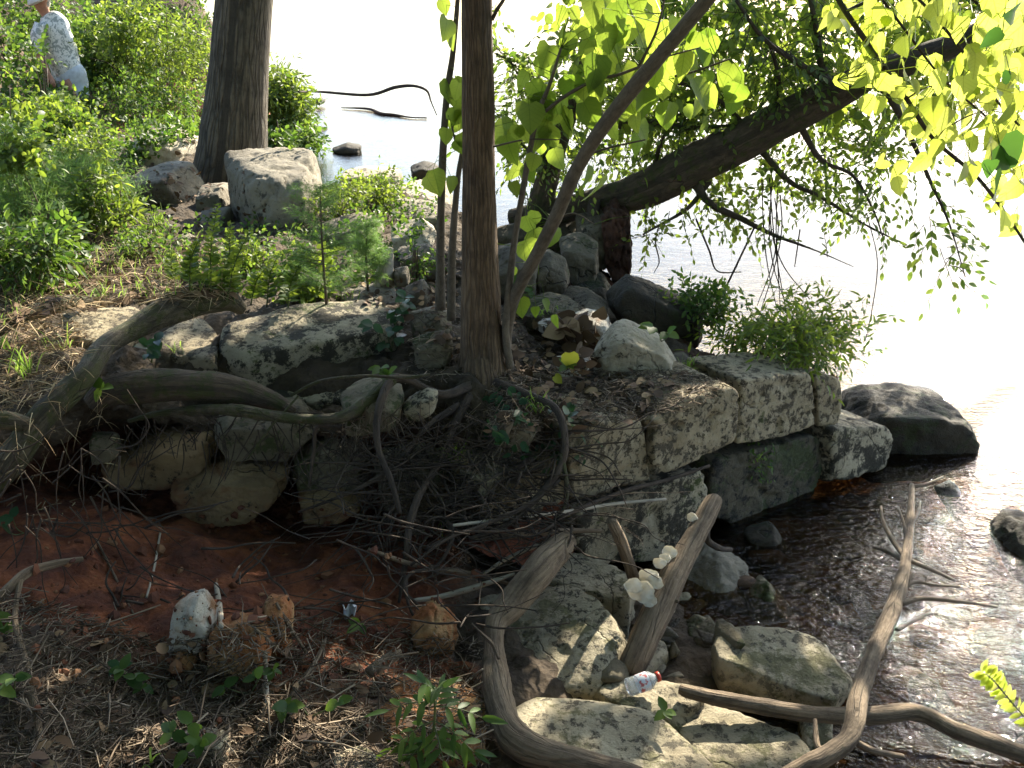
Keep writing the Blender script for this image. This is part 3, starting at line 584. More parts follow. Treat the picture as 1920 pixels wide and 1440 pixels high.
rock('buff', 'buff stone with rusty cracks hanging lowest in the undercut', lump([(325,885),(430,868),(540,872),(535,910),(480,948),(385,958),(345,925)], 3.6, .14, .1, .85), 'ledge_block', 'stone block', LG, cuts=5, cd=(.9, .98), seed=46, amp=.05, lvl=6)
rock('mossy', 'rounded dark mossy stone under the long root', lump([(555,840),(620,822),(690,850),(690,900),(600,912),(550,885)], 3.68, .1), 'ledge_block', 'stone block', LG, cuts=5, cd=(.9, .98), seed=47, amp=.08)
rock('lime_moss', 'small yellowish stone left of the root forked tree foot', lump([(752,758),(800,730),(822,735),(815,765),(770,782)], 3.62, .06), 'ledge_block', 'stone block', LG, seed=48, lvl=4)
rock('mossy', 'stone buried in roots below the middle trunk', lump([(925,790),(960,772),(1010,800),(990,830),(930,820)], 3.55, .06), 'ledge_block', 'stone block', LG, cuts=5, cd=(.9, .98), seed=49, lvl=4)
rock('mossy', 'dim stone at the left end of the undercut', lump([(170,815),(215,820),(225,850),(180,860)], 3.55, .06), 'ledge_block', 'stone block', LG, cuts=5, cd=(.9, .98), seed=50, lvl=4)

rock('lime_moss', 'dark squared stone under the right end of the long ledge block', slab([(560,700,.8),(700,680,.8),(760,700,.78),(750,745,.74),(580,752,.74)], .78, .14), 'ledge_block', 'stone block', LG, seed=141, cuts=6)
rock('mossy', 'low shadowed stone directly above the hanging root', lump([(640,735),(700,722),(755,740),(750,785),(650,790)], 3.62, .12), 'ledge_block', 'stone block', LG, cuts=5, cd=(.9, .98), seed=142)
rock('mossy', 'flat course stone behind the long mossy root, left of centre', lump([(430,760),(560,765),(600,800),(560,835),(430,830),(405,795)], 3.72, .14), 'ledge_block', 'stone block', LG, cuts=5, cd=(.9, .98), seed=143)
rock('lime_moss', 'stone block between flat grey slab and fat root, face in shadow', slab([(180,665,.88),(290,680,.86),(400,685,.86),(400,712,.82),(200,712,.82)], .86, .16), 'ledge_block', 'stone block', LG, seed=144, cuts=6)
rock('mossy', 'dim block at the back of the undercut behind the root tangle', lump([(700,860),(800,840),(850,870),(840,930),(720,935)], 3.62, .12), 'ledge_block', 'stone block', LG, cuts=5, cd=(.9, .98), seed=145)
rock('buff', 'rusty stone low in the undercut, right of the lowest buff stone', lump([(560,905),(640,900),(690,925),(650,960),(570,955)], 3.62, .1), 'ledge_block', 'stone block', LG, cuts=5, cd=(.9, .98), seed=146)
UG = 'boulders on the point of land'
rock('grey', 'big squarish grey boulder leaning against the thick tree', slab([(420,288,1.3),(500,276,1.32),(592,278,1.3),(600,310,1.26),(560,345,1.22),(475,352,1.2),(430,310,1.27)], 1.25, .62, .92), group=UG, seed=51, lvl=6, amp=.035)
rock('lime_clean', 'cream boulder in full sun left of the thick tree', lump([(242,285),(262,248),(310,240),(365,262),(372,300),(330,312),(250,305)], 8.6, .35, .15), group=UG, seed=52)
rock('grey', 'shaded slanting boulder in front of the thick tree foot', lump([(212,345),(300,308),(348,306),(376,350),(374,395),(330,400),(220,390)], 7.2, .3, .1), group=UG, seed=53)
rock('grey', 'grey flat topped rock left of the twin stems', slab([(722,378,.96),(770,368,.98),(825,378,.95),(830,412,.9),(780,420,.88),(725,405,.9)], .9, .3), group=UG, seed=54)
rock('lime_clean', 'tan rock at the far shore behind the flat topped one', slab([(745,345,.9),(800,335,.9),(850,345,.88),(840,372,.86),(750,372,.86)], .9, .3), group=UG, seed=55)
rock('wet', 'dark rock on the far shore left of the middle trunk', lump([(770,312),(795,303),(822,312),(822,338),(775,342)], 8.3, .15), group=UG, seed=56, lvl=4)
rock('lime_clean', 'low reddish sunlit rock on the shoreline behind the yellow green shrub', lump([(640,322),(700,314),(755,322),(760,345),(640,348)], 8.2, .2), group=UG, seed=57)
rock('grey', 'pale rock half hidden by the feathery seedling', lump([(600,420),(680,400),(720,430),(700,480),(610,480)], 6.2, .2), group=UG, seed=58)
rock('grey', 'dark rock low between boulder and straw', lump([(310,455),(340,440),(370,450),(370,485),(315,485)], 5.9, .12), group=UG, seed=59, lvl=4)
rock('grey', 'block wedged between the thick tree and the squarish boulder', lump([(372,350),(420,345),(440,385),(430,420),(378,415)], 6.9, .2), group=UG, seed=151)
rock('lime_clean', 'pale rock showing beside the small leafy sprigs', lump([(735,425),(790,415),(820,440),(800,470),(740,465)], 5.9, .18), group=UG, seed=152)
rock('grey', 'stone slab edge below the feathery seedling', slab([(640,540,.93),(720,528,.93),(740,545,.93),(700,565,.92),(645,562,.92)], .92, .1), group=UG, seed=153)
rock('grey', 'rock below the big squarish boulder, in shadow', lump([(380,395),(430,390),(440,440),(385,445)], 6.5, .15), group=UG, seed=60, lvl=4)

MG = 'tumbled rocks behind the middle trunk'
rock('brown', 'big angular block behind the leaning stem foot', lump([(930,470),(985,455),(1010,480),(1005,540),(940,550),(920,510)], 5.2, .18), group=MG, seed=161)
rock('wet', 'dark block between the angular rock and the root plate', lump([(1080,520),(1130,515),(1150,545),(1130,585),(1085,580)], 5.6, .16), group=MG, seed=162)
rock('brown', 'flat brown slab above the low mossy rock', slab([(1010,545,.84),(1080,535,.84),(1120,550,.82),(1090,570,.82),(1020,566,.82)], .82, .12), group=MG, seed=163)
rock('brown', 'square stone half sunk behind the pale slab heap', lump([(1075,560),(1110,550),(1140,570),(1135,592),(1080,592)], 5.0, .12), group=MG, seed=164)
rock('brown', 'long dark slab under the leaning trunk', slab([(930,420,.92),(1040,400,.95),(1110,410,.93),(1110,440,.85),(1000,450,.83),(935,450,.84)], .9, .3), group=MG, seed=61)
rock('brown', 'pointed brown rock right of the middle trunk', lump([(1000,490),(1030,474),(1062,490),(1068,520),(1040,552),(1005,540)], 5.3, .15), group=MG, seed=62)
rock('brown', 'angular dark rock beside the root plate', lump([(1050,450),(1090,435),(1120,455),(1120,525),(1080,530),(1055,500)], 5.7, .15), group=MG, seed=63)
rock('mossy', 'low mossy rock above the white stone', lump([(975,575),(1030,556),(1085,570),(1080,600),(985,605)], 4.9, .14), group=MG, seed=64)
rock('white', 'white broken stone right of the dry leaves', lump([(1058,600),(1100,584),(1140,592),(1148,620),(1120,645),(1070,635)], 4.65, .1), group=MG, seed=65, amp=.04)
rock('white', 'flat pale stone tucked left of the white broken one', lump([(1005,605),(1060,596),(1085,608),(1080,622),(1010,618)], 4.6, .06), group=MG, seed=66, lvl=4)
rock('lime_clean', 'large tan and grey rock leaning at the back of the wall', lump([(1115,650),(1150,612),(1175,610),(1240,635),(1268,680),(1275,715),(1118,715)], 4.32, .14, .1, .9), group=MG, seed=67, amp=.035, lvl=6)
rock('white', 'small ragged white stone under the yellow leaf', lump([(1035,672),(1100,662),(1110,680),(1090,698),(1045,700)], 4.1, .05), group=MG, seed=68, lvl=4)
rock('brown', 'mossy boulder right of the tan rock', lump([(1255,670),(1290,665),(1300,700),(1260,712)], 4.5, .08), group=MG, seed=69, lvl=4)
rock('wet', 'black slab tipped into the river below the root plate', lump([(1135,555),(1178,518),(1322,582),(1318,622),(1262,645),(1180,630)], 5.05, .16, .05, .9), group=MG, seed=70, amp=.03)
rock('wet', 'dark rock end showing behind the black slab', lump([(1262,556),(1300,555),(1322,572),(1310,592),(1265,585)], 6.2, .1), group=MG, seed=71, lvl=4)
rock('brown', 'grey rock behind the twin stems', lump([(745,468),(800,460),(830,480),(826,512),(750,505)], 5.4, .12), group=MG, seed=72)
rock('brown', 'small pale rock at the foot of the bleached stump', lump([(738,505),(765,500),(770,530),(742,532)], 5.0, .06), group=MG, seed=73, lvl=4)
rock('brown', 'rounded rock between stump and twin stems', lump([(760,540),(795,525),(810,550),(795,575),(762,570)], 4.7, .08), group=MG, seed=74, lvl=4)
rock('mossy', 'dim mossy rock left of the middle trunk foot', lump([(765,590),(820,575),(850,600),(840,640),(775,640)], 4.3, .1), group=MG, seed=75)
rock('mossy', 'dark rock in front of the twin stems foot', lump([(775,635),(830,622),(855,650),(840,680),(780,680)], 4.05, .08), group=MG, seed=76)
rock('brown', 'brown shaded rock under the leaning trunk base', lump([(1080,400),(1130,395),(1150,440),(1130,500),(1085,490)], 6.2, .2), group=MG, seed=77)

# ------------------------------------------------------------------ plant helpers
def blades(mb, pos, d, L, W, bend=(0, 0, -1), bamt=.5, seg=3, var=None):
    """flat tapering ribbons; d unit directions, bent towards `bend`"""
    pos = np.asarray(pos, float); d = np.asarray(d, float); n = len(pos)
    if n == 0: return
    d = d / (np.linalg.norm(d, axis=1)[:, None] + 1e-9); L = np.broadcast_to(L, (n,)); W = np.broadcast_to(W, (n,)); bamt = np.broadcast_to(bamt, (n,))
    sd = np.cross(d, rdir(n)); sd /= np.linalg.norm(sd, axis=1)[:, None] + 1e-9
    V = []
    for k in range(seg + 1):
        t = k / seg; c = pos + d * (L * t)[:, None] + np.array(bend, float) * (L * bamt * t * t)[:, None]
        wd = W * (1 - t ** 2 * .92) * .5; V += [c - sd * wd[:, None], c + sd * wd[:, None]]
    V = np.stack(V, 1); m = 2 * (seg + 1)
    f = [(i * m + 2 * k, i * m + 2 * k + 1, i * m + 2 * k + 3, i * m + 2 * k + 2) for i in range(n) for k in range(seg)]
    var = rng.random(n) if var is None else var
    mb.add(V.reshape(-1, 3), f, np.repeat(var, m))
def sticks(mb, a, b, r, bow=.06, var=None):
    """three sided twigs from a to b with a kink"""
    a = np.asarray(a, float); b = np.asarray(b, float); n = len(a); r = np.broadcast_to(r, (n,))
    d = b - a; L = np.linalg.norm(d, axis=1)[:, None] + 1e-9; d = d / L
    x = np.cross(d, rdir(n)); x /= np.linalg.norm(x, axis=1)[:, None] + 1e-9; y = np.cross(d, x); mid = (a + b) / 2 + x * L * bow * rng.normal(size=(n, 1))
    V = []
    for c, s_ in ((a, 1), (mid, .85), (b, .5)):
        for k in range(3): V.append(c + (x * math.cos(k * 2.094) + y * math.sin(k * 2.094)) * (r * s_)[:, None])
    V = np.stack(V, 1); f = []
    for i in range(n):
        o = i * 9
        for q in (0, 3): f += [(o + q, o + q + 1, o + q + 4, o + q + 3), (o + q + 1, o + q + 2, o + q + 5, o + q + 4), (o + q + 2, o + q, o + q + 3, o + q + 5)]
        f.append((o + 8, o + 7, o + 6))
    mb.add(V.reshape(-1, 3), f, np.repeat(rng.random(n) if var is None else var, 9))
inpoly = inpoly_
def scatter(poly, n, lift=.0, zmin=-9):
    Pn, Nn = [], []
    for a, b in inpoly(poly, n):
        p, q = hit(a, b, lift)
        if p is not None and p[2] > zmin: Pn.append(p); Nn.append(q)
    return np.array(Pn), np.array(Nn)
def sprays(mbL, mbT, starts, dirs, L, k, kind, size, droop=.5, tr=.003, spread=.6, hang=.3):
    """leafy twigs: leaves alternate along a drooping twig"""
    starts = np.asarray(starts, float); dirs = np.asarray(dirs, float); n = len(starts); dirs = dirs / (np.linalg.norm(dirs, axis=1)[:, None] + 1e-9)
    L = np.broadcast_to(L, (n,)); T = np.linspace(.08, 1, k); pos, ax = [], []
    side = np.cross(dirs, rdir(n)); side /= np.linalg.norm(side, axis=1)[:, None] + 1e-9; mid = None
    for i, t in enumerate(T):
        c = starts + dirs * (L * t)[:, None] + np.array([0, 0, -1.]) * (L * droop * t * t)[:, None]
        s_ = side * (1 if i % 2 else -1) * (1 if i < k - 1 else .1)
        pos.append(c); ax.append(dirs * .7 + s_ * spread + rdir(n) * .25 + np.array([0, 0, -hang]))
        if i == k // 2: mid = c
    end = pos[-1]; pos = np.concatenate(pos); ax = np.concatenate(ax)
    leaves(mbL, pos, ax, rdir(len(pos), (0, -.5, .6), .8), rng.uniform(.65, 1.1, len(pos)) * size, kind)
    if mbT is not None: sticks(mbT, starts, mid, tr, .05); sticks(mbT, mid, end, tr * .6, .04)

def shrub(name, label, px, Y, top, wpx, n, kind='small', size=.05, mat='lf_sun', cat='shrub', group=None, clumps=26, stems=7, base=None, low=.1, flat=.8):
    """a bush standing Y ahead whose top reaches picture row `top`"""
    b = P(px, 400, Y) if base is None else np.array(base); g = drop(b[0], b[1]); b[2] = g[2] - .02
    h = max(.15, P(px, top, Y)[2] - b[2]); wd = wpx / F * (Y * CP + .5) / 2
    root = empty(name, b, label, cat, group); mL, mS = MB(), MB()
    C_ = []
    for _ in range(clumps):
        d = rng.normal(size=3); d /= np.linalg.norm(d); d *= rng.uniform(.35, 1) ** .5; zz = low + (1 - low) * (.5 + .5 * d[2])
        C_.append(b + np.array([d[0] * wd * (.55 + .45 * math.sin(math.pi * min(1, zz))), d[1] * wd * flat, h * zz * .95]))
    C_ = np.array(C_)
    for i in range(stems):
        c = C_[rng.integers(len(C_))]; m = (b + c) / 2 + rng.normal(size=3) * wd * .12
        tube(mS, [b + rng.normal(size=3) * [.03, .03, 0], m, c], [.010, .006, .003], 5, 3, .05)
    per = n // clumps; sg = max(.05, min(wd, h) * .26)
    pos = np.concatenate([c + rng.normal(size=(per, 3)) * sg * [1, 1, .8] for c in C_])
    pos = pos[pos[:, 2] > b[2] + .01]
    if kind == 'feather':
        k = len(pos); d = rdir(k, (0, 0, .8), .8); blades(mL, pos, d, rng.uniform(.5, 1.2, k) * size, .0022, seg=1, bamt=0.)
        for _ in range(2): blades(mL, pos, rdir(k, (0, 0, .5), 1), rng.uniform(.4, .9, k) * size, .002, seg=1, bamt=0.)
    else:
        m = len(pos) // 5; sprays(mL, mS, pos[:m], rdir(m, (0, 0, .35), 1), size * 2.6, 5, kind, size, .25, .0015)
    nf = len(mL.f); mL.add(np.concatenate(mS.v), mS.f); o = mL.build('foliage', M[mat], root); o.data.materials.append(M['stemb'])
    o.data.polygons.foreach_set('material_index', np.r_[np.zeros(nf, dtype=np.int32), np.ones(len(mS.f), dtype=np.int32)])
    return root

LIT = [(480,620,80,26),(570,600,60,18),(300,575,60,25),(200,610,70,26),(350,570,60,16),(350,650,60,18),(660,580,60,14),(1050,1240,60,34),(1095,1200,34,30),(1020,1290,50,12),(1410,1200,60,20),(1500,1250,60,30),(1380,1230,30,14),
 (1340,1360,60,20),(1440,1410,50,22),(1230,1310,30,16),(1120,1150,26,12),(560,1420,80,16),(280,1385,60,14),(1250,1420,60,20),(1290,1060,26,16),(1460,1140,18,12),(1310,745,60,8),(1220,650,30,14),(1110,600,30,12),(660,1420,36,16),(990,1130,26,10),(1010,1330,36,10),(1460,705,50,8),(810,1320,30,16),(1040,1040,16,14),(1205,1200,14,20),(320,265,50,18),(500,300,60,22),(780,385,40,12),(230,500,90,40),(100,520,80,50),(420,520,60,30),(1290,1380,24,12),(500,1412,60,12),(620,1375,36,12),(745,1395,26,16),(430,1392,36,10),(200,1430,40,12),(690,1250,26,10),(120,1290,26,10),(600,1235,16,16),(1330,1420,20,10)]
LINES = []  # leaves on these rays are left out so sun reaches the patches
for x_, y_, rx_, ry_ in LIT:
    for _a, _r in [(0, 0)] + [(j * 1.047, .62) for j in range(6)]:
        p_, _n = hit(x_ + rx_ * _r * math.cos(_a), y_ + ry_ * _r * math.sin(_a))
        if p_ is not None: LINES.append((p_, max(.05, .55 * rx_ * .62 / F * p_[1])))
for a_, b_, Y_, r_ in ((1206,1104,3.12,.07),(1255,1036,3.3,.05),(1297,970,3.5,.03),(1250,1150,3.1,.04),(1210,1190,3.05,.04)): LINES.append((P(a_, b_, Y_), r_))
SUNRAYS = LINES
# ------------------------------------------------------------------ the trees
big = empty('tree', P(432, 352, 7.8), 'thick straight grey barked tree standing behind the squarish boulder', 'tree')
mb = MB(); ptube(mb, [(428, 400, 7.8, 190), (431, 350, 7.8, 152), (437, 290, 7.8, 128), (443, 220, 7.8, 116), (449, 140, 7.8, 109), (457, 30, 7.8, 105), (468, -150, 7.8, 100), (480, -500, 7.8, 92), (500, -1000, 7.8, 80), (520, -1700, 7.9, 50)], 28, sub=10, wob=.05, ridge=.02)
mb.build('trunk', M['bark_grey'], big)
mL, mT = MB(), MB(); cc = P(500, -1500, 7.9)
for i in range(14):
    d = rdir(1, (0, 0, .4))[0]; tube(mT, [cc, cc + d * .9, cc + d * 2 + [0, 0, .2]], [.08, .05, .015], 6, 4)
mT.build('branch', M['bark_grey'], big)
q = cc + rdir(900) * rng.uniform(.5, 2.6, (900, 1)); sprays(mL, None, q, rdir(900), .4, 6, 'small', .12, .3); mL.build('crown', M['lf_mid'], big)

mid = empty('tree', P(905, 700, 3.98), 'slim brown barked tree in the middle, roots spilling down the bank below it', 'tree')
mb = MB(); ptube(mb, [(912, 745, 3.92, 120), (908, 700, 3.96, 96), (904, 655, 4, 80), (901, 560, 4, 72), (899, 440, 4, 65), (897, 300, 4, 60), (896, 150, 4, 58), (894, 0, 4, 56), (892, -200, 4, 54), (895, -600, 4, 48), (905, -1100, 4, 36)], 26, sub=10, wob=.05, ridge=.045)
mb.build('trunk', M['bark_brown'], mid)
mb = MB(); ptube(mb, [(925, 725, 3.9, 50), (926, 670, 3.93, 36), (922, 600, 3.95, 26), (915, 520, 3.98, 14)], 12, wob=.1); mb.build('trunk_flute', M['bark_brown'], mid)
mb = MB(); ptube(mb, [(923, 36, 4, 8), (932, 18, 3.97, 8), (948, -10, 3.95, 7), (965, -80, 3.9, 5)], 6); mb.build('branch', M['bark_stem'], mid)
mL = MB(); cc = P(905, -1150, 4); q = cc + rdir(500) * rng.uniform(.3, 1.5, (500, 1)) + [0, 0, .6]; sprays(mL, None, q, rdir(500), .3, 6, 'small', .09, .3); mL.build('crown', M['lf_mid'], mid)
ROOTS = [
 [(890,720,3.85,34),(830,740,3.7,26),(770,715,3.65,26),(735,712,3.62,30),(715,750,3.5,26),(706,800,3.42,20),(712,850,3.35,18),(733,900,3.28,16),(750,962,3.2,12)],
 [(735,712,3.62,28),(690,752,3.52,26),(640,782,3.45,24),(550,784,3.45,24),(450,770,3.45,26),(380,768,3.47,22),(300,775,3.5,15),(240,790,3.5,8)],
 [(930,720,3.85,36),(1000,745,3.72,26),(1045,770,3.6,22),(1060,830,3.48,22),(1048,880,3.42,22),(1005,935,3.34,22),(950,985,3.25,18),(880,1010,3.2,12)],
 [(1052,850,3.45,16),(1062,900,3.4,14),(1060,945,3.36,12),(1035,980,3.3,8)],
 [(880,740,3.8,34),(850,800,3.65,26),(830,860,3.5,22),(790,920,3.35,22),(768,985,3.22,24),(762,1040,3.15,20),(755,1085,3.1,14),(748,1130,3.05,9)],
 [(905,740,3.85,34),(925,810,3.65,26),(900,880,3.48,22),(872,935,3.35,18),(862,990,3.25,14),(800,1030,3.15,12)],
 [(1000,860,3.5,20),(930,895,3.42,20),(850,935,3.35,17),(790,990,3.25,14),(730,1010,3.2,10)],
 [(860,760,3.75,24),(800,800,3.6,16),(760,850,3.5,14),(700,900,3.4,14),(640,930,3.35,10),(560,960,3.35,7)],
 [(1050,900,3.4,12),(985,950,3.3,14),(905,985,3.22,12),(840,1010,3.15,10),(770,1060,3.08,8)],
 [(720,760,3.5,18),(640,800,3.5,12),(595,800,3.45,12),(588,850,3.42,12),(580,910,3.38,8)],
 [(1330,873,3.95,10),(1250,900,3.8,12),(1180,918,3.65,14),(1100,948,3.52,16),(1040,975,3.4,12)],
 [(820,960,3.3,12),(850,1000,3.2,13),(820,1060,3.1,10),(770,1075,3.05,10),(760,1110,3.0,12),(800,1150,3.0,8),(830,1210,2.95,6)],
 [(760,1080,3.05,14),(765,1130,2.98,10),(790,1180,2.92,8),(830,1230,2.88,7),(900,1270,2.85,5)],
 [(900,930,3.4,14),(960,900,3.42,12),(1020,870,3.45,9)],
]
for k, q in enumerate(ROOTS):
    q = [(a, b, Y, d * (.62 if k != 1 else .85)) for a, b, Y, d in q]
    mb = MB(); ptube(mb, q, 9, sub=7, wob=.16, seed=k, knots=.12); mb.build('root', M['root'] if k in (1, 3) else M['root_dark'], mid)
mb = MB()                                            # fine roots and dead vines
for i in range(260):
    x0, y0 = rng.uniform(640, 1080), rng.uniform(790, 1010); Y0 = 3.62 - (y0 - 780) * .0018 + rng.uniform(-.05, .05); q = [(x0, y0, Y0, rng.uniform(1.6, 5.5))]
    a = rng.choice([rng.uniform(1.9, 3.3), rng.uniform(-.4, .8), rng.uniform(1., 2.)])
    for s_ in range(rng.integers(3, 6)):
        a += rng.normal() * .35; x0 += math.cos(a) * rng.uniform(35, 70); y0 += math.sin(a) * rng.uniform(15, 45); q.append((x0, y0, max(2.9, 3.62 - (y0 - 780) * .0018 + rng.uniform(-.04, .04)), q[-1][3] * .8))
    ptube(mb, q, 5, sub=4, wob=.1, seed=i)
mb.build('rootlets', M['root_dark'], mid)
mb = MB()                                             # hair-thin ones hanging in the undercut
for i in range(170):
    x0, y0 = rng.uniform(170, 900), rng.uniform(770, 850); Y0 = rng.uniform(3.45, 3.7); x1 = x0 + rng.normal() * 40; L_ = rng.uniform(30, 130)
    ptube(mb, [(x0, y0, Y0, 2.6), ((x0 + x1) / 2 + rng.normal() * 12, y0 + L_ * .5, Y0, 2.2), (x1, y0 + L_, Y0 - .05, 1.3)], 4, sub=3, wob=0)
mb.build('hair_roots', M['root_dark'], mid)

red = empty('tree', P(945, 690, 4.02), 'young multi-stemmed tree with big heart shaped leaves, growing round the middle trunk', 'tree')
STEMS = [
 [(826,580,4.25,20),(826,450,4.25,15),(830,300,4.22,14),(838,180,4.2,13),(849,100,4.2,11),(858,0,4.2,9),(866,-150,4.2,6)],
 [(846,600,4.2,17),(848,470,4.2,14),(857,350,4.2,11),(868,270,4.2,8),(876,180,4.2,5)],
 [(945,700,4.0,26),(950,620,3.98,22),(968,550,3.93,23),(1005,480,3.85,25),(1045,400,3.78,26),(1085,310,3.72,27),(1150,212,3.66,29),(1250,90,3.6,29),(1325,0,3.56,28),(1420,-110,3.5,24),(1520,-260,3.4,16)],
 [(957,690,3.92,15),(948,620,3.93,14),(955,540,3.94,14),(965,450,3.95,12),(985,330,3.95,11),(1006,222,3.95,10),(1030,160,3.95,7),(1052,90,3.95,5)],
 [(1006,222,3.95,7),(1060,180,3.9,7),(1120,148,3.86,6),(1160,140,3.84,6),(1245,108,3.8,4),(1310,90,3.78,2.5)],
 [(1165,195,4.1,8),(1195,130,4.0,6),(1230,60,3.9,5),(1250,-20,3.85,3)],
 [(1100,290,4.1,5),(1150,275,3.95,4),(1210,262,3.85,3)],
 [(1190,150,4.1,6),(1280,140,3.95,5),(1370,110,3.9,3)],
 [(1035,415,4.1,4),(1075,400,4,3),(1115,420,3.95,2)],
 [(925,275,3.95,4),(985,262,3.9,3),(1050,262,3.88,2)],
 [(843,210,4.2,4),(851,255,4.15,4),(858,280,4.1,3)],
]
for k, q in enumerate(STEMS):
    mb = MB(); TIPS.append(ptube(mb, q, 12 if q[0][3] > 12 else 7, sub=9, wob=.06, seed=40 + k, knots=.05)); mb.build('stem' if k < 4 else 'branch', M['bark_stem'], red)
def heart(mb, pxs, Yr, size, down=1.):
    pos = np.array([P(a, b, rng.uniform(*Yr)) for a, b in pxs]); n = len(pos)
    ax_, nm_, sz_ = rdir(n, (0, -.1, -down), .62), rdir(n, (.1, -.8, .35), .8), rng.uniform(.55, 1.15, n) * size; h_ = n // 3
    leaves(mb, pos[:h_], ax_[:h_], nm_[:h_], sz_[:h_], 'heart'); leaves(mb, pos[h_:], ax_[h_:], nm_[h_:], sz_[h_:], 'ovate')
    st = pos + rdir(n, (-.1, .2, .9), .5) * .05; sticks(mb, pos, st, .0013)
    if TIPS:
        B_ = np.concatenate(TIPS); d_ = np.linalg.norm(st[:, None] - B_[None], axis=2); j_ = d_.argmin(1); ok = d_.min(1) < .45
        sticks(mb, B_[j_][ok], st[ok], .0018, .08)
    return pos
LP = inpoly([(935,170),(985,140),(1040,60),(1060,0),(1190,-30),(1330,50),(1380,110),(1400,170),(1300,200),(1210,235),(1130,240),(1040,230),(1000,300),(950,240)], 135)
LP = np.vstack([LP, inpoly([(935,200),(1020,200),(1060,300),(1010,390),(950,340)], 14), [(1105,310),(1130,330),(1145,325),(1195,255),(1205,250),(1250,200),(1030,420),(1000,430),(1045,425),(985,405),(1003,395),(1190,420),(1070,250),(1090,240)]])
LF = np.array([(828,0),(838,36),(850,62),(846,150),(860,155),(850,200),(862,212),(838,240),(862,250),(812,318),(845,330),(857,262),(866,205),(800,330),(985,450),(1045,120),(1130,-20),(1160,-15)])
mb = MB(); p1 = heart(mb, LP, (3.8, 4.5), .118); p2 = heart(mb, LF, (4.05, 4.2), .105)
p3 = heart(mb, [(985,488),(1000,440),(975,560),(1005,575),(1020,560),(1040,590),(1010,515),(960,500),(925,480)], (3.95, 4.1), .085)
mb.build('leaves', M['lf_red'], red)

TIPS.clear()
ovh = empty('tree_branch', P(1700, 180, 3.4), 'leafy branches with heart shaped leaves hanging in from the upper right corner', 'branch')
for k, q in enumerate([
 [(1540,-60,3.4,11),(1585,20,3.4,11),(1640,100,3.4,10),(1700,185,3.4,9),(1750,260,3.4,8),(1830,330,3.4,7),(1885,400,3.4,6),(1935,475,3.4,5)],
 [(1585,22,3.4,8),(1630,2,3.42,7),(1700,-15,3.45,6),(1760,40,3.45,6),(1830,130,3.45,6),(1870,190,3.45,5),(1925,250,3.45,4)],
 [(1655,0,3.5,6),(1700,60,3.5,5),(1770,150,3.5,4),(1850,220,3.5,4),(1910,290,3.5,3)],
 [(1790,-30,3.3,6),(1850,20,3.3,6),(1935,80,3.3,5)], [(1700,185,3.4,4),(1735,165,3.35,3),(1800,150,3.3,2)], [(1750,260,3.4,4),(1800,225,3.35,3),(1850,205,3.3,2)], [(1640,140,3.4,3),(1600,145,3.35,2.5),(1570,150,3.3,2)]]):
    mb = MB(); TIPS.append(ptube(mb, q, 7, sub=8, wob=.06, seed=60 + k)); mb.build('branch', M['bark_dark'] if k < 4 else M['bark_stem'], ovh)
LP = np.vstack([inpoly([(1540,-10),(1700,-20),(1930,-20),(1940,330),(1880,300),(1760,200),(1700,200),(1640,180),(1600,100)], 150), inpoly([(1700,200),(1930,230),(1940,430),(1890,420),(1830,330),(1740,290)], 34),
  [(1572,140),(1650,290),(1660,300),(1620,180),(1632,175),(1690,300),(1682,330),(1740,290),(1790,240)]])
mb = MB(); p1 = heart(mb, LP, (2.9, 4.0), .084, .8); mb.build('leaves', M['lf_red2'], ovh)
mb = MB(); heart(mb, [(1865,335),(1875,270),(1890,290),(1905,20),(1880,60),(1895,140),(1860,300)], (2.3, 2.5), .085, .6); mb.build('shade_tinted_leaves', M['lf_dark'], ovh)  # darker leaf material puts shade into the colour of these leaves

lean = empty('tree', P(1130, 430, 6.4), 'dark mossy tree leaning out over the river from its upturned root plate', 'tree')
mb = MB(); ptube(mb, [(960,412,6.6,44),(1040,396,6.5,50),(1110,382,6.4,56),(1200,358,6.3,68),(1300,310,6.2,72),(1400,262,6.1,70),(1500,208,6.0,64),(1580,168,5.9,58),(1640,138,5.8,50),(1720,110,5.75,50),(1820,70,5.7,46),(1960,-10,5.6,40),(2200,-180,5.5,30)], 20, sub=9, wob=.1, ridge=.03, knots=.1)
mb.build('trunk', M['bark_dark'], lean)
mb = MB(); ptube(mb, [(1000,430,6.5,46),(1022,350,6.5,44),(1048,250,6.5,42),(1075,180,6.5,38),(1100,120,6.5,34),(1135,30,6.5,30),(1170,-80,6.5,26),(1220,-300,6.4,18)], 14, sub=8, wob=.12, knots=.1); mb.build('trunk', M['bark_dark'], lean)
V, fs = hull_rock(lump([(1122,400),(1150,375),(1178,400),(1176,490),(1150,520),(1124,480)], 6.25, .28, .0, .85), lvl=5, amp=.12, seed=91); mb = MB(); mb.add(V, fs); mb.build('root_plate', stone('root_plate_earth', (.035, .014, .008), (.12, .045, .02), bump=1.), lean)
for k, q in enumerate([[(1150,500,6.1,16),(1160,525,6.0,10),(1168,545,5.9,6)],[(1130,480,6.1,20),(1115,520,6.,14),(1090,550,5.9,8)],[(1175,480,6.2,10),(1172,515,6.1,8),(1160,540,6.,6)],[(1115,380,6.3,26),(1110,440,6.1,20),(1100,500,5.9,14),(1110,550,5.7,10)]]):
    mb = MB(); ptube(mb, q, 8, seed=k + 90, wob=.2); mb.build('root', M['root_dark'], lean)
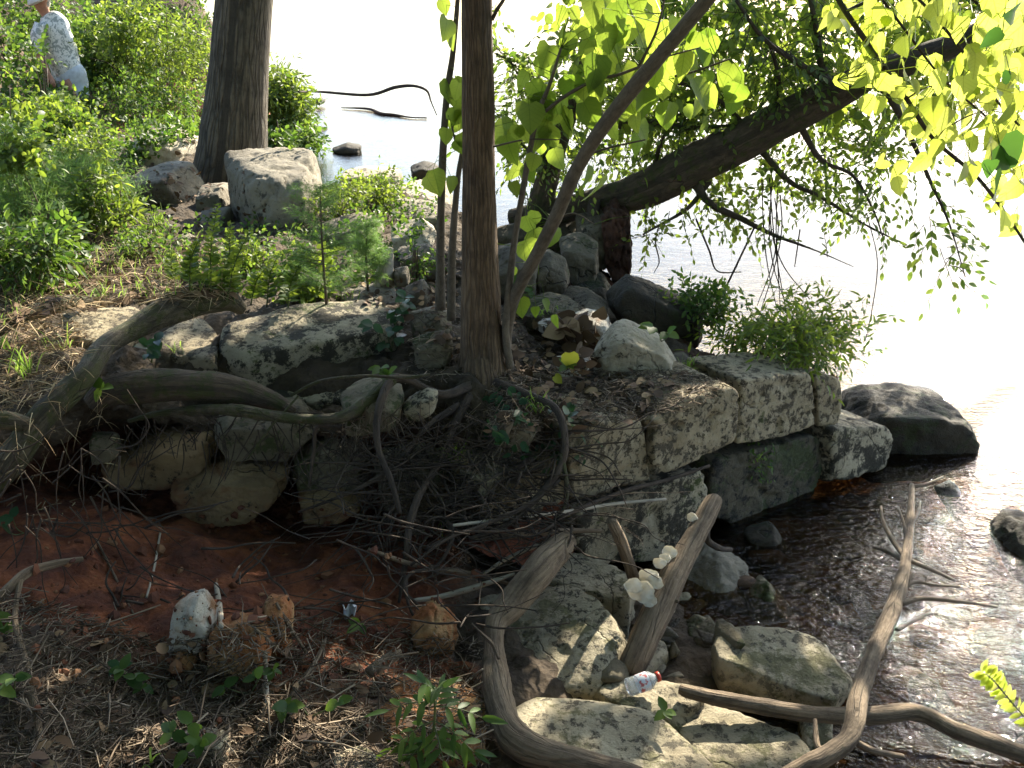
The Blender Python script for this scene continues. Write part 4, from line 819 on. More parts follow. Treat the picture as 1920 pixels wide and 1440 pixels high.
BR = [
 [(1075,180,6.5,22),(1130,100,6.4,16),(1200,40,6.3,12),(1260,-30,6.2,8)],
 [(1160,235,6.4,16),(1210,228,6.3,14),(1290,240,6.2,9),(1370,235,6.1,5)],
 [(1560,185,6,24),(1540,120,6,16),(1530,50,6,12),(1510,-40,6,8)],
 [(1580,170,5.9,18),(1500,120,5.9,12),(1430,70,5.9,9),(1380,0,5.9,6)],
 [(1300,335,6.2,22),(1330,380,6.1,14),(1390,410,6.1,11),(1450,440,6.1,7),(1530,470,6.1,3),(1600,500,6.1,1.2)],
 [(1330,340,6.2,12),(1290,390,6.1,8),(1240,420,6.0,5),(1205,440,6.0,3)],
 [(1430,285,6.1,14),(1480,340,6.1,10),(1540,370,6.1,7),(1620,420,6.1,4),(1700,460,6.1,2.5)],
 [(1500,235,6.,14),(1540,300,6.,9),(1600,330,6.,6),(1640,400,6.,4),(1655,445,6,2)],
 [(1640,138,5.8,20),(1690,220,5.8,12),(1740,330,5.8,7),(1780,420,5.8,4),(1810,520,5.8,2)],
 [(1400,240,6.1,12),(1350,190,6.2,9),(1290,160,6.3,7),(1210,150,6.3,4)],
 [(1240,350,6.3,10),(1230,300,6.3,8),(1260,230,6.3,6),(1330,170,6.3,4)],
 [(1450,230,6.1,12),(1460,150,6.1,9),(1440,70,6.1,6)],
 [(1048,250,6.5,12),(1000,180,6.5,8),(960,120,6.5,5),(930,100,6.5,3)],
 [(1030,330,6.5,10),(990,280,6.5,6),(940,250,6.5,3)],
]
mT, mL = MB(), MB()
for k, q in enumerate(BR):
    mb = MB(); ptube(mb, q, 8, seed=k + 70, wob=.15, knots=.1); mb.build('branch', M['bark_dark'], lean)
    c = catmull(np.array([P(a, b, Y) for a, b, Y, d in q]), 12); n = 11 if k in (4, 5, 6, 7, 8) else 40
    st = c[rng.integers(4, len(c), n)] + rng.normal(size=(n, 3)) * .02
    sprays(mL, mT, st, rdir(n, (.1, 0, -.15)), rng.uniform(.14, .30, n), 8, 'small', .055, .25, .003)
def leafmass(poly, n, Yr, size, k=8, L=.3, kind='small', bias=(.1, 0, .0), d=.25):
    q = np.array([P(a, b, rng.uniform(*Yr)) for a, b in inpoly(poly, n)]); sprays(mL, mT, q, rdir(n, bias), rng.uniform(.6, 1.3, n) * L, k, kind, size, d, .0025)
leafmass([(1040,60),(1200,-60),(1940,-60),(1940,100),(1700,240),(1560,250),(1400,220),(1200,200),(1080,190)], 760, (6.4, 7.8), .07, d=.15)
leafmass([(930,40),(990,80),(1090,180),(1180,330),(1000,400),(960,300),(900,190)], 110, (6., 7.), .055)
leafmass([(1180,210),(1420,180),(1330,300),(1200,350),(1120,330)], 130, (6.6, 7.4), .055)
leafmass([(1300,330),(1440,290),(1620,230),(1700,290),(1600,360),(1500,380),(1340,370)], 110, (6.3, 7.), .055)
leafmass([(1180,400),(1340,370),(1520,400),(1540,450),(1440,450),(1300,430)], 26, (5.8, 6.4), .045, 6, .2)
leafmass([(1620,220),(1780,330),(1700,400),(1620,380)], 12, (5.6, 6), .06, 8, .3, bias=(0, 0, -1))
leafmass([(1690,380),(1740,370),(1830,520),(1800,540),(1720,440)], 13, (5.6, 5.9), .07, 6, .25, bias=(.3, 0, -.6))
for x in (1436,1444,1450,1457,1462,1447,1454):            # hanging vines
    mb = MB(); j = rng.normal() * 16; x2 = 1450 + (x - 1450) * 1.3; ptube(mb, [(x + rng.normal() * 8, 330 + rng.uniform(0, 60), 6.1, 2.5), (x2, 430, 6.1, 2.5), (x2 + j * .5, 500, 6.05, 2.2), (x + j * 1.5, 560 + rng.uniform(0, 50), 6.0, 1.4)], 5, sub=6, wob=.1); mb.build('hanging_vine', M['root_dark'], lean)
for q in ([(1415,425,6.1,4),(1370,520,6.0,4),(1350,560,5.95,3),(1335,620,5.9,2)],[(1305,410,6.1,4),(1330,470,6.05,4),(1345,508,6.0,3),(1390,510,6.,2)],[(1235,424,6.0,3),(1229,455,6.0,3),(1236,490,5.98,2.5),(1226,512,5.95,1.5)],[(1625,400,6.,2),(1645,490,6,2),(1635,580,5.9,2),(1622,640,5.9,1.5)],[(1500,430,6.1,3),(1490,500,6.1,2)]):
    mb = MB(); ptube(mb, q, 5, sub=6, wob=.1); mb.build('hanging_vine', M['root_dark'], lean)
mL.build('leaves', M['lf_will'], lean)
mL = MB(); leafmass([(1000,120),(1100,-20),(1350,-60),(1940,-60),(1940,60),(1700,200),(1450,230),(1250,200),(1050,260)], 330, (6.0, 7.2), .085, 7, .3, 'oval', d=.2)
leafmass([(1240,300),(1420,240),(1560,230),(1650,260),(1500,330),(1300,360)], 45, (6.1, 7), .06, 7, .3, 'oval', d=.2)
mL.build('sun_tinted_leaves', M['lf_red'], lean); mT.build('twigs', M['root_dark'], lean)  # brighter leaf colour stands in for sun on this layer

# ------------------------------------------------------------------ thick roots, logs, driftwood
LINES = None
def tubething(name, label, cat, q, mat, n=14, group=None, z=False, **k):
    if z: q = [(a, b, PZ(a, b, zz)[1], d) for a, b, zz, d in q]
    mb = MB(); ptube(mb, q, n, **k); return reg(mb.build(name, M[mat], label=label, cat=cat, group=group))
RG = 'thick roots crawling over the ledge'
tubething('root', 'thick mossy root bending down the left edge from the sunlit log end', 'root', [(-30,915,3.1,54),(30,850,3.12,52),(75,785,3.18,46),(125,738,3.28,46),(163,700,3.38,44),(195,650,3.6,40),(250,618,3.8,40),(300,590,3.95,48),(360,566,4.1,58),(420,560,4.2,46),(455,580,4.25,22)], 'root', 18, RG, sub=9, wob=.13, knots=.15, seed=1)
tubething('root', 'fat dark mossy root lying along the lip under the sunlit slabs', 'root', [(170,760,3.42,34),(205,735,3.45,54),(270,726,3.5,64),(350,722,3.52,62),(430,728,3.56,56),(500,750,3.6,44),(550,775,3.6,28)], 'bark_dark', 18, RG, sub=9, wob=.13, knots=.15, seed=2)
tubething('root', 'root lying in the straw at the far left', 'root', [(-30,635,3.85,20),(40,600,4.0,20),(90,578,4.15,26),(135,565,4.3,24),(170,560,4.4,10)], 'root', 12, RG, sub=8, wob=.15, seed=3)
tubething('root', 'pale root stub at the left edge above the mossy one', 'root', [(-30,785,3.05,34),(20,790,3.1,34),(60,795,3.15,26),(90,790,3.2,14)], 'root', 12, RG, sub=8, seed=4)
tubething('root', 'slender arching rootlet over the dark undercut, right of the long block', 'root', [(545,742,3.5,5),(600,715,3.5,6),(680,705,3.5,6),(760,708,3.55,7),(805,702,3.6,5)], 'root', 7, RG, sub=8, seed=5)
tubething('root', 'mossy forked root stub hanging below the long root', 'root', [(560,742,3.5,4),(530,775,3.45,4),(500,810,3.4,5),(465,860,3.35,3)], 'root', 7, RG, seed=6)
tubething('branch', 'bare forked branch poking in at the left edge above the clay', 'branch', [(-30,1150,2.45,24),(10,1110,2.5,22),(50,1075,2.58,19),(100,1058,2.66,15),(155,1048,2.72,10)], 'drift', 10, None, sub=8, seed=7, wob=.1)
tubething('branch', 'bare bent stem standing at the bottom left', 'branch', [(38,1085,2.55,10),(28,1160,2.42,11),(45,1230,2.32,13),(62,1310,2.2,16),(74,1400,2.08,18),(90,1500,1.98,20)], 'drift', 10, None, sub=8, seed=8, wob=.1, knots=.1)
o = tubething('driftwood_log', 'crooked grey driftwood log elbowing down the left side of the slabs', 'log', [(1068,1012,.47,30),(1050,1028,.46,44),(1005,1075,.44,54),(955,1138,.37,52),(930,1172,.34,40),(926,1225,.30,38),(930,1290,.30,52),(950,1360,.30,58),(985,1398,.29,58),(1060,1424,.28,52),(1160,1450,.26,48),(1280,1500,.22,40)], 'drift', 24, z=True, sub=12, wob=.14, ridge=.05, knots=.2, seed=9)
tubething('branch', 'small forked twig lying on the crooked driftwood log', 'branch', [(885,1170,.36,4),(905,1190,.36,7),(925,1210,.36,9),(935,1235,.35,6)], 'drift', 6, z=True, seed=10)
log = empty('log', PZ(1190, 1240, .1), 'straight weathered log leaning on the wall stones with white fungi on it', 'log')
mb = MB(); q = [(1183,1262,.10,46),(1192,1235,.14,56),(1225,1160,.22,54),(1262,1080,.30,50),(1300,1010,.36,42),(1332,950,.40,36),(1342,936,.41,26)]
lc = ptube(mb, [(a, b, PZ(a, b, zz)[1], d) for a, b, zz, d in q], 24, sub=12, wob=.11, ridge=.03, knots=.12, seed=11); o = mb.build('trunk', M['drift'], log); reg(o)
mb = MB(); ptube(mb, [(a, b, PZ(a, b, zz)[1], d) for a, b, zz, d in [(1330,965,.38,16),(1325,1010,.3,14),(1350,1028,.22,12),(1370,1030,.14,9)]], 8); mb.build('branch_stub', M['root_dark'], log)
mb = MB(); ptube(mb, [(a, b, PZ(a, b, zz)[1], d) for a, b, zz, d in [(1240,1118,.27,10),(1262,1124,.27,9),(1272,1128,.27,7)]], 8); mb.build('branch_stub', M['drift'], log)
def fungus(px, py, Y, r, squash=.85, seed=0, lab=None):
    c = P(px, py, Y); v = []; nr, na = 6, 40; n = np.array([-.35 + .18 * math.sin(seed * 2.1), -.72, .62 + .2 * math.cos(seed * 3.3)]); n /= np.linalg.norm(n); x = np.cross(n, [0, 0, 1.]); x /= np.linalg.norm(x); y = np.cross(n, x)
    for s_, off in ((1, 0), (0, -.012)):
        for i in range(nr + 1):
            t = i / nr
            for j in range(na):
                a = 2 * np.pi * j / na; w_ = 1 + .07 * math.sin(3 * a + seed) + .035 * math.sin(7 * a + seed * 2) + .015 * math.sin(13 * a + seed)
                h = off + .04 * r * math.sin(t * 14) * t + .12 * r * math.sin(3 * a + seed * 1.7) * t * t + .05 * r * math.sin(8 * a + seed) * t * t - .10 * r * t * t
                v.append(c + (x * math.cos(a) + y * math.sin(a) * squash) * r * t * w_ * (1 if s_ else .96) + n * (h - (.22 * r * (1 - t) if not s_ else 0)))
    f = []
    for b in (0, (nr + 1) * na):
        for i in range(nr):
            for j in range(na): q_ = (b + i * na + j, b + i * na + (j + 1) % na, b + (i + 1) * na + (j + 1) % na, b + (i + 1) * na + j); f.append(q_ if b else q_[::-1])
    k = nr * na; k2 = (nr + 1) * na + nr * na; f += [(k + j, k + (j + 1) % na, k2 + (j + 1) % na, k2 + j) for j in range(na)]
    mb = MB(); mb.add(v, f); mb.build('shelf_fungus', M['fungus'], log, label=lab)
fungus(1203,1110,3.12,.050,.8,1,'largest white shelf fungus, low on the log'); fungus(1216,1082,3.17,.040,.8,2); fungus(1236,1056,3.24,.026,.75,3); fungus(1255,1036,3.3,.029,.95,4); fungus(1297,970,3.5,.022,.8,5,'small white fungus near the top of the log'); fungus(1226,1090,3.15,.034,.8,6); fungus(1188,1098,3.12,.034,.8,7); fungus(1216,1126,3.1,.030,.75,9); fungus(1246,1046,3.27,.022,.8,8)
tubething('log', 'short thick stub propped against the lower wall block', 'log', [(1146,975,.55,20),(1158,1000,.48,22),(1172,1035,.38,22),(1188,1085,.26,22),(1196,1120,.2,18)], 'drift', 12, z=True, seed=12)
tubething('driftwood_log', 'long brown branch lying level across the slab gap into the shallows', 'branch', [(1275,1292,.17,18),(1300,1300,.17,24),(1400,1320,.15,27),(1530,1340,.12,28),(1640,1342,.10,28),(1720,1336,.09,30),(1800,1372,.07,32),(1930,1418,.03,34),(2080,1470,-.02,32)], 'drift', 20, z=True, sub=12, wob=.13, ridge=.04, knots=.2, seed=13)
bt = empty('fallen_branch', PZ(1600, 1380, .2), 'long bare branch with side twigs slanting up over the glinting water', 'branch')
mb = MB(); zt = lambda q: [(a, b, PZ(a, b, zz)[1], d) for a, b, zz, d in q]
ptube(mb, zt([(1440,1475,.16,34),(1500,1442,.2,34),(1560,1410,.22,36),(1596,1375,.23,37),(1612,1300,.24,36),(1640,1220,.24,32),(1675,1140,.24,28),(1697,1060,.24,21),(1706,980,.24,15),(1710,910,.24,9)]), 20, sub=12, wob=.12, ridge=.03, knots=.2, seed=14); mb.build('stem', M['drift'], bt)
for k, q in enumerate([[(1710,912,.24,8),(1735,908,.24,6),(1768,894,.24,4)],[(1692,1105,.24,9),(1715,1092,.23,7),(1750,1096,.2,6),(1800,1100,.16,4)],[(1690,1132,.24,11),(1730,1122,.22,10),(1800,1128,.18,8),(1870,1138,.14,5)],
  [(1700,1050,.24,10),(1672,1010,.22,9),(1655,975,.2,7),(1652,950,.18,5)],[(1704,1050,.24,9),(1740,1065,.2,9),(1790,1088,.12,6)],[(1698,1055,.22,8),(1665,1035,.18,7),(1638,1026,.12,5)],[(1700,1020,.24,7),(1694,980,.26,6),(1684,950,.28,4)],[(1706,990,.25,6),(1722,960,.26,5),(1726,940,.27,3)],
  [(1682,1180,.24,10),(1710,1165,.2,8),(1745,1150,.16,5)],[(1604,1392,.22,14),(1640,1408,.16,13),(1692,1418,.08,10)],[(1545,1412,.2,14),(1532,1395,.2,12),(1528,1350,.2,9)],[(1700,1100,.24,6),(1712,1075,.25,5)]]):
    mb = MB(); ptube(mb, zt(q), 8, sub=6, wob=.08, seed=80 + k); mb.build('twig', M['drift'], bt)
tubething('log', 'short broken log lying on the clay left of the ash seedling', 'log', [(692,1262,.42,22),(715,1245,.42,24),(748,1222,.42,18)], 'drift', 10, z=True, seed=15)
tubething('branch', 'thin black stick arching out of the bright far water', 'branch', [(560,172,15,4),(600,172,16,5),(690,178,16,6),(740,164,16,7),(775,161,16,6),(800,170,16,5),(808,190,16,3),(819,216,16,2)], 'root_dark', 6, sub=6, wob=0.)
tubething('branch', 'crooked stick floating flat on the bright far water', 'branch', [(640,202,.02,2),(690,204,.03,5),(715,213,.02,6),(738,215,.02,5),(770,220,.02,3),(800,221,.02,3)], 'root_dark', 6, z=True, sub=6, wob=0.)
PS = 'pale bare sticks below the wall'
for lab, q in [('long pale stick across the face of the wall', [(1248,936,3.75,6),(1150,945,3.6,7),(1060,960,3.45,8),(960,972,3.3,8),(850,985,3.2,6)]),
  ('pale curved stick just above the driftwood elbow', [(1072,1005,3.3,8),(1010,1022,3.25,8),(950,1048,3.2,8),(905,1078,3.12,5)]),
  ('thick pale stick below the curved pale one', [(965,1076,3.1,6),(900,1098,3.08,11),(830,1118,3.05,11),(775,1126,3.02,8)]),
  ('yellowish peeled stick lying behind the driftwood top', [(1128,995,3.45,8),(1050,996,3.4,12),(960,1004,3.32,12),(880,1010,3.25,7)]),
  ('brown stick crossing the clay below the root tangle', [(1010,1110,3.1,5),(880,1075,3.1,9),(780,1060,3.1,10),(690,1030,3.1,7)])]:
    tubething('stick', lab, 'stick', q, 'drift_pale' if 'pale' in lab else 'drift', 8, PS, sub=7, wob=.08)
def surf(q, lift=.012): 
    o = []
    for a, b, d in q:
        p, n = hit(a, b); o.append((a, b, (p[1] if p is not None else 3) - lift, d))
    return o
LS = 'loose sticks on the clay slope'
for lab, q in [('upright leaning grey stick beside the orange rocks', [(620,1165,5),(608,1205,8),(585,1250,9),(545,1305,8)]),
  ('pale short stake standing below the orange rocks', [(497,1225,9),(498,1270,10),(502,1322,9)]),
  ('stick leaning over the upright orange rock', [(518,1130,6),(540,1170,8),(575,1225,6)]),
  ('stick lying across the broad orange rock', [(478,1180,8),(510,1208,9),(545,1238,5)]),
  ('curved grey stick left of the seedlings', [(138,1325,5),(190,1326,9),(225,1310,9),(242,1288,5)]),
  ('long thin stick slanting down to the bottom edge', [(460,1318,6),(400,1360,7),(340,1400,7),(285,1450,7)]),
  ('dark stick fallen from the white rock top', [(300,1000,4),(290,1060,5),(275,1120,4)]),
  ('vertical dark stalk between the white and orange rocks', [(405,1095,8),(412,1140,12),(415,1175,10)]),
  ('thin white twig stuck in the clay right of the log', [(905,1255,4),(885,1270,6),(868,1288,4)]),
  ('bottom stick lying in the sun patch', [(0,1297,8),(40,1292,8),(78,1290,6)]),
  ('stick crossing the litter at the bottom centre', [(535,1330,7),(610,1325,8),(690,1362,6)]),
  ('grey forked stick at the bottom below the stake', [(500,1320,9),(480,1375,11),(470,1420,9)]),
  ('stick in the litter left of the ash seedling', [(640,1405,6),(600,1450,8)]),
  ('thin stick in the shade over the clay', [(180,1010,4),(215,1080,5),(250,1150,4)])]:
    tubething('stick', lab, 'stick', surf(q), 'drift_pale' if ('pale' in lab or 'white' in lab) else 'drift', 7, LS, sub=6, wob=.12)
mb = MB(); tb = [(724,560,5.0,36),(722,520,5.0,32),(726,490,5.0,24),(733,465,5.0,11)]; ptube(mb, tb, 14, wob=.2, ridge=.1); ptube(mb, [(712,560,4.95,20),(708,525,4.98,14),(712,500,5,5)], 8, wob=.2)
mb.build('stump', M['drift_pale'], label='bleached splintered stump left of the twin stems', cat='stump')
mb = MB(); q = [(-20,1060,2.35),(60,1050,2.35)]
for i in range(46):                                      # dead vines dangling at the left edge
    x0, y0 = rng.uniform(-20, 230), rng.uniform(840, 1000); Y0 = 2.9 + rng.uniform(-.25, .25); c = [(x0, y0, Y0, rng.uniform(2.5, 5))]; a = rng.uniform(.6, 2.6) if i % 3 else rng.uniform(-.3, .5)
    for s_ in range(4): a += rng.normal() * .4; x0 += math.cos(a) * 40; y0 += math.sin(a) * 40; c.append((x0, y0, Y0, c[-1][3] * .8))
    ptube(mb, c, 4, sub=5, wob=.1, seed=i)
for i in range(60):
    x0, y0 = rng.uniform(150, 900), rng.uniform(960, 1180); Y0 = 3.0 + rng.uniform(-.15, .1) - (y0 - 1000) * .0016; c = [(x0, y0, Y0, rng.uniform(2.5, 6))]; a = rng.uniform(0, 6.28)
    for s_ in range(4): a += rng.normal() * .3; x0 += math.cos(a) * 45; y0 += math.sin(a) * 22; c.append((x0, y0, 3.0 - (y0 - 1000) * .0016, c[-1][3] * .85))
    ptube(mb, c, 4, sub=4, wob=.1, seed=i + 50)
mb.build('dead_vines', M['root_dark'], label='tangle of thin dead vines hanging over the clay face', cat='vines', kind='stuff')

# ------------------------------------------------------------------ bottle, scrap, person
b0, b1 = PZ(1176, 1290, .175), PZ(1236, 1268, .195); ax = (b1 - b0); Lb = np.linalg.norm(ax); ax /= Lb
bot = empty('plastic_bottle', b0, 'empty clear plastic bottle with a red cap lying on the flat rock', 'bottle')
def lathe(prof, m, name, n=28):
    x = np.cross(ax, [0, 0, 1.]); x /= np.linalg.norm(x); y = np.cross(ax, x); mb = MB(); v = [b0 + ax * t * Lb + (x * math.cos(a) + y * math.sin(a)) * r for t, r in prof for a in np.linspace(0, 2 * np.pi, n, endpoint=False)]
    f = [(i * n + j, i * n + (j + 1) % n, (i + 1) * n + (j + 1) % n, (i + 1) * n + j) for i in range(len(prof) - 1) for j in range(n)]; mb.add(v, f); return mb.build(name, m, bot)
m, nt, ns, lk, b = newmat('clear_plastic'); b.inputs['Base Color'].default_value = (.9, .95, .98, 1); b.inputs['Roughness'].default_value = .12; b.inputs['Transmission Weight'].default_value = .75; b.inputs['IOR'].default_value = 1.3
rB = .031
lathe([(0, .002), (0, rB * .8), (.03, rB), (.12, rB), (.15, rB * .95), (.18, rB), (.3, rB), (.33, rB * .95), (.36, rB), (.62, rB), (.72, rB * .93), (.84, rB * .55), (.9, rB * .42), (.93, rB * .42)], m, 'body')
m, nt, ns, lk, b = newmat('bottle_label'); uvg = nd(nt, 'ShaderNodeNewGeometry'); n = nd(nt, 'ShaderNodeTexNoise', i_Scale=70., i_Detail=2); lk.new(uvg.outputs[0], n.inputs[0]); lk.new(ramp(nt, n.outputs[0], [(.45, (.62, .66, .72)), (.5, (.75, .75, .76)), (.6, (.5, .12, .12))]), b.inputs[0])
lathe([(.32, rB * 1.01), (.34, rB * 1.03), (.62, rB * 1.03), (.64, rB * 1.01)], m, 'label')
lathe([(.9, rB * .5), (.905, rB * .56), (1.0, rB * .56), (1.01, rB * .5), (1.01, .001)], plain('red_cap', (.6, .06, .03), .4), 'cap')
c = P(655, 1140, 2.95); mb = MB(); g = []
for i in range(9):
    for j in range(9): u_, v_ = (i / 8 - .5), (j / 8 - .5); g.append(c + np.array([u_ * .055 * (1 - .4 * abs(v_)), .02 * math.sin(u_ * 9) + .015 * math.cos(v_ * 7), v_ * .05 * (1 + .2 * math.sin(u_ * 8)) + u_ * .02]))
mb.add(g, [(i * 9 + j, i * 9 + j + 1, (i + 1) * 9 + j + 1, (i + 1) * 9 + j) for i in range(8) for j in range(8)])
o = mb.build('litter_scrap', plain('white_plastic', (.75, .77, .8), .5), label='crumpled scrap of white plastic caught in twigs over the clay', cat='scrap'); sm = o.modifiers.new('s', 'SOLIDIFY'); sm.thickness = .002

YP = 11.5
def skin(name, mat, pts, edges, parent, label=None):
    me = bpy.data.meshes.new(name); l = parent_loc(parent); V = [Vector(P(a, b, YP + dy)) - l for a, b, dy, r in pts]; me.from_pydata(V, edges, [])
    me.materials.append(mat); o = bpy.data.objects.new(name, me); col.objects.link(o); o.parent = parent
    s_ = o.modifiers.new('skin', 'SKIN'); s_.use_smooth_shade = True
    for i, sv in enumerate(me.skin_vertices[0].data if len(me.skin_vertices) else []): sv.radius = (pts[i][3][0], pts[i][3][1]) if isinstance(pts[i][3], tuple) else (pts[i][3],) * 2
    return o
# skin layers need an operator-free route: build the figure as one lofted surface instead
per = empty('person', P(138, 262, YP), 'person in a pale patterned shirt and light shorts stooping among the bushes on the slope', 'person')
def body(name, mat, secs, label=None, n=20, add=None):
    """secs: (px, py, dy, half width px, half depth px) from top to bottom"""
    mb = MB()
    for sec in (secs if isinstance(secs[0], list) else [secs]):
        k = catmull(np.array(sec, float), 6); v = []
        t = np.gradient(k[:, :2], axis=0); t /= np.linalg.norm(t, axis=1)[:, None] + 1e-9
        for (a, b, dy, w_, d_), (tx, ty) in zip(k, t):
            for j in range(n):
                ph = 2 * np.pi * j / n; wob = 1 + .035 * math.sin(ph * 3 + b * .11) + .02 * math.sin(ph * 7 + b * .3)
                o_ = math.cos(ph) * w_ * wob; v.append(P(a + o_ * -ty, b + o_ * tx, YP + dy + math.sin(ph) * d_ * .006 * wob))
        m_ = len(k); v.append(P(k[0][0], k[0][1], YP + k[0][2])); v.append(P(k[-1][0], k[-1][1], YP + k[-1][2]))
        f = [(i * n + j, i * n + (j + 1) % n, (i + 1) * n + (j + 1) % n, (i + 1) * n + j) for i in range(m_ - 1) for j in range(n)]
        f += [(m_ * n, (j + 1) % n, j) for j in range(n)] + [(m_ * n + 1, (m_ - 1) * n + j, (m_ - 1) * n + (j + 1) % n) for j in range(n)]
        mb.add(v, f)
    return mb.build(name, mat, per, label=label)
skinm = plain('skin', (.45, .22, .14), .5)
bd = body('body', skinm, [[(76,-18,-.05,5,6),(76,-10,-.05,12,14),(77,0,-.05,14,16),(79,10,-.03,13,14),(83,20,0,10,10),(88,30,0,10,10),(96,45,0,24,16),(108,80,0,26,17),(120,120,0,24,16),(128,140,0,22,15)],
 [(72,52,-.16,8,8),(70,80,-.17,7,8),(74,106,-.18,6.5,7),(84,124,-.22,5.5,6),(92,140,-.24,4,5),(95,148,-.25,5.5,3.5),(98,155,-.26,5,3),(99,158,-.26,2,2)],
 [(120,60,.16,8,8),(124,85,.17,7,8),(124,108,.12,6.5,7),(116,126,.02,5,6),(108,142,-.06,4,5)],
 [(122,150,-.06,13,13),(136,185,-.07,11,11),(143,215,-.06,8,8),(142,245,-.05,7,7),(140,268,-.05,6,6)], [(138,150,.1,13,13),(148,185,.1,11,11),(152,215,.1,8,8),(150,245,.1,7,7),(148,268,.1,6,6)]])
for k in range(4):
    mb = MB(); ptube(mb, [(95 + k * 2.2, 153, YP - .27, 2.6), (97 + k * 2.2, 160, YP - .27, 2.4), (97 + k * 1.6, 165 - abs(k - 1.5), YP - .26, 2)], 6, sub=3, wob=0); o = mb.build('finger', skinm, per)
mb = MB(); ptube(mb, [(92, 148, YP - .27, 3), (89, 154, YP - .28, 2.6), (90, 159, YP - .28, 2)], 6, sub=3, wob=0); mb.build('thumb', skinm, per)
m, nt, ns, lk, b = newmat('patterned_shirt'); g = nd(nt, 'ShaderNodeNewGeometry'); n = nd(nt, 'ShaderNodeTexNoise', i_Scale=26., i_Detail=3, i_Distortion=1.2); lk.new(g.outputs[0], n.inputs[0]); lk.new(ramp(nt, n.outputs[0], [(.44, (.30, .33, .30)), (.5, (.74, .73, .68))]), b.inputs[0])
body('shirt', m, [[(86,27,0,12,12),(92,36,0,24,17),(97,50,0,32,20),(108,80,0,32,21),(118,110,0,30,20),(128,135,0,29,20),(133,148,0,29,20)], [(76,44,-.14,12,11),(69,66,-.17,12,12),(70,90,-.18,10.5,10),(73,100,-.18,10,10)], [(114,50,.14,12,11),(124,75,.17,11,11),(125,96,.17,10,10)]])
body('hair', plain('grey_hair', (.33, .30, .26), .8, .5), [[(78,0,-.03,15,16),(80,8,-.01,15.5,16),(82,15,.02,13,14),(84,20,.03,9,9)]])
body('shorts', plain('pale_cloth', (.62, .68, .74), .8), [[(126,126,0,27,19),(132,142,0,30,21),(138,165,.02,28,20),(142,184,.02,27,20)]])
body('hat', plain('hat_cloth', (.66, .64, .58), .8), [[(78,-24,-.05,8,9),(77,-19,-.05,14,16),(78,-8,-.05,16,18),(78,-3,-.05,27,28),(79,0,-.05,27,28),(80,2,-.05,14,15)]])
body('boots', plain('dark_cloth', (.02, .02, .025), .7), [[(138,190,-.07,12,12),(143,215,-.06,9,9),(142,245,-.05,8.5,8.5),(138,266,-.1,10,14)], [(149,190,.1,12,12),(152,215,.1,9,9),(151,245,.1,8.5,8.5),(148,266,.06,10,14)]])

# ------------------------------------------------------------------ plants
HG = 'bushes on the left slope'
shrub('shrub', 'tall leafy shrub against the left edge beside the stooping person', -60, 8.2, -10, 260, 2200, 'oval', .06, 'lf_mid', group=HG, clumps=40)
shrub('shrub', 'broad-leaved yellow green shrub in front of the person', 50, 8.6, 195, 230, 2600, 'oval', .055, 'lf_sun', group=HG, clumps=34)
shrub('shrub', 'low bright shrub left of the cream boulder', 190, 8.8, 235, 170, 1600, 'small', .055, 'lf_mid', group=HG)
shrub('shrub', 'leafy bush behind the stooping person, right shoulder side', 205, 13, 0, 260, 3200, 'oval', .075, 'lf_mid', group=HG, clumps=40)
shrub('shrub', 'sunny vine covered bush halfway between the person and the thick tree', 270, 12.4, -10, 230, 3200, 'oval', .07, 'lf_sun', group=HG, clumps=40)
shrub('shrub', 'tall fern leaved bush touching the left side of the thick tree', 355, 12.2, -60, 210, 3600, 'lance', .07, 'lf_sun', group=HG, clumps=44)
shrub('shrub', 'dark brushy bush above the cream boulder', 320, 11.2, 130, 190, 2200, 'small', .055, 'lf_mid', group=HG)
shrub('shrub', 'green bush behind the person on the upper left slope', 60, 14, -60, 300, 3200, 'oval', .08, 'lf_mid', group=HG, clumps=40)
shrub('shrub', 'high bush far up the slope at the top left corner', -80, 13, -120, 340, 3000, 'oval', .08, 'lf_dark', group=HG, clumps=40)
shrub('shrub', 'knee-high leafy patch hiding the person\'s feet', 125, 9.6, 212, 170, 2000, 'oval', .05, 'lf_sun', group=HG)
shrub('shrub', 'light green leafy spray in front of the person\'s arm', 35, 7.6, 125, 100, 600, 'oval', .07, 'lf_sun', group=HG, clumps=12)
shrub('shrub', 'feathery soft green herb bush above the straw', 160, 6.3, 285, 170, 5200, 'feather', .05, 'lf_fea', group=HG, clumps=50)
shrub('shrub', 'airy green herb bush at the left edge, middle height', 30, 5.9, 245, 200, 4200, 'feather', .06, 'lf_fea', group=HG, clumps=50)
shrub('shrub', 'small leafed shrub at the left edge above the straw', 0, 6.6, 230, 190, 2200, 'small', .04, 'lf_mid', group=HG)
shrub('shrub', 'shrub of small shiny leaves beside the shaded slanting boulder', 175, 7.4, 240, 120, 1500, 'small', .04, 'lf_sun', group=HG)
shrub('shrub', 'weedy clump at the left edge just above the roots', 10, 4.9, 430, 120, 1500, 'lance', .06, 'lf_mid', group=HG)
shrub('shrub', 'overhanging leafy bush on the far bank point right of the thick tree', 528, 15.5, 130, 120, 6000, 'lance', .11, 'lf_sun', flat=.5, clumps=50)
shrub('shrub', 'low dark bush at the foot of the far bank point', 550, 14.6, 185, 100, 3000, 'small', .08, 'lf_mid', flat=.5)
shrub('shrub', 'yellow green shrub in full sun behind the feathery seedling', 700, 6.9, 335, 130, 1500, 'small', .035, 'lf_sun')
shrub('shrub', 'low shrub left of the flat topped rock', 640, 6.4, 360, 90, 900, 'small', .03, 'lf_sun')
shrub('shrub', 'small leafy sprigs behind the twin stems', 770, 5.2, 430, 70, 400, 'small', .03, 'lf_mid', clumps=10)
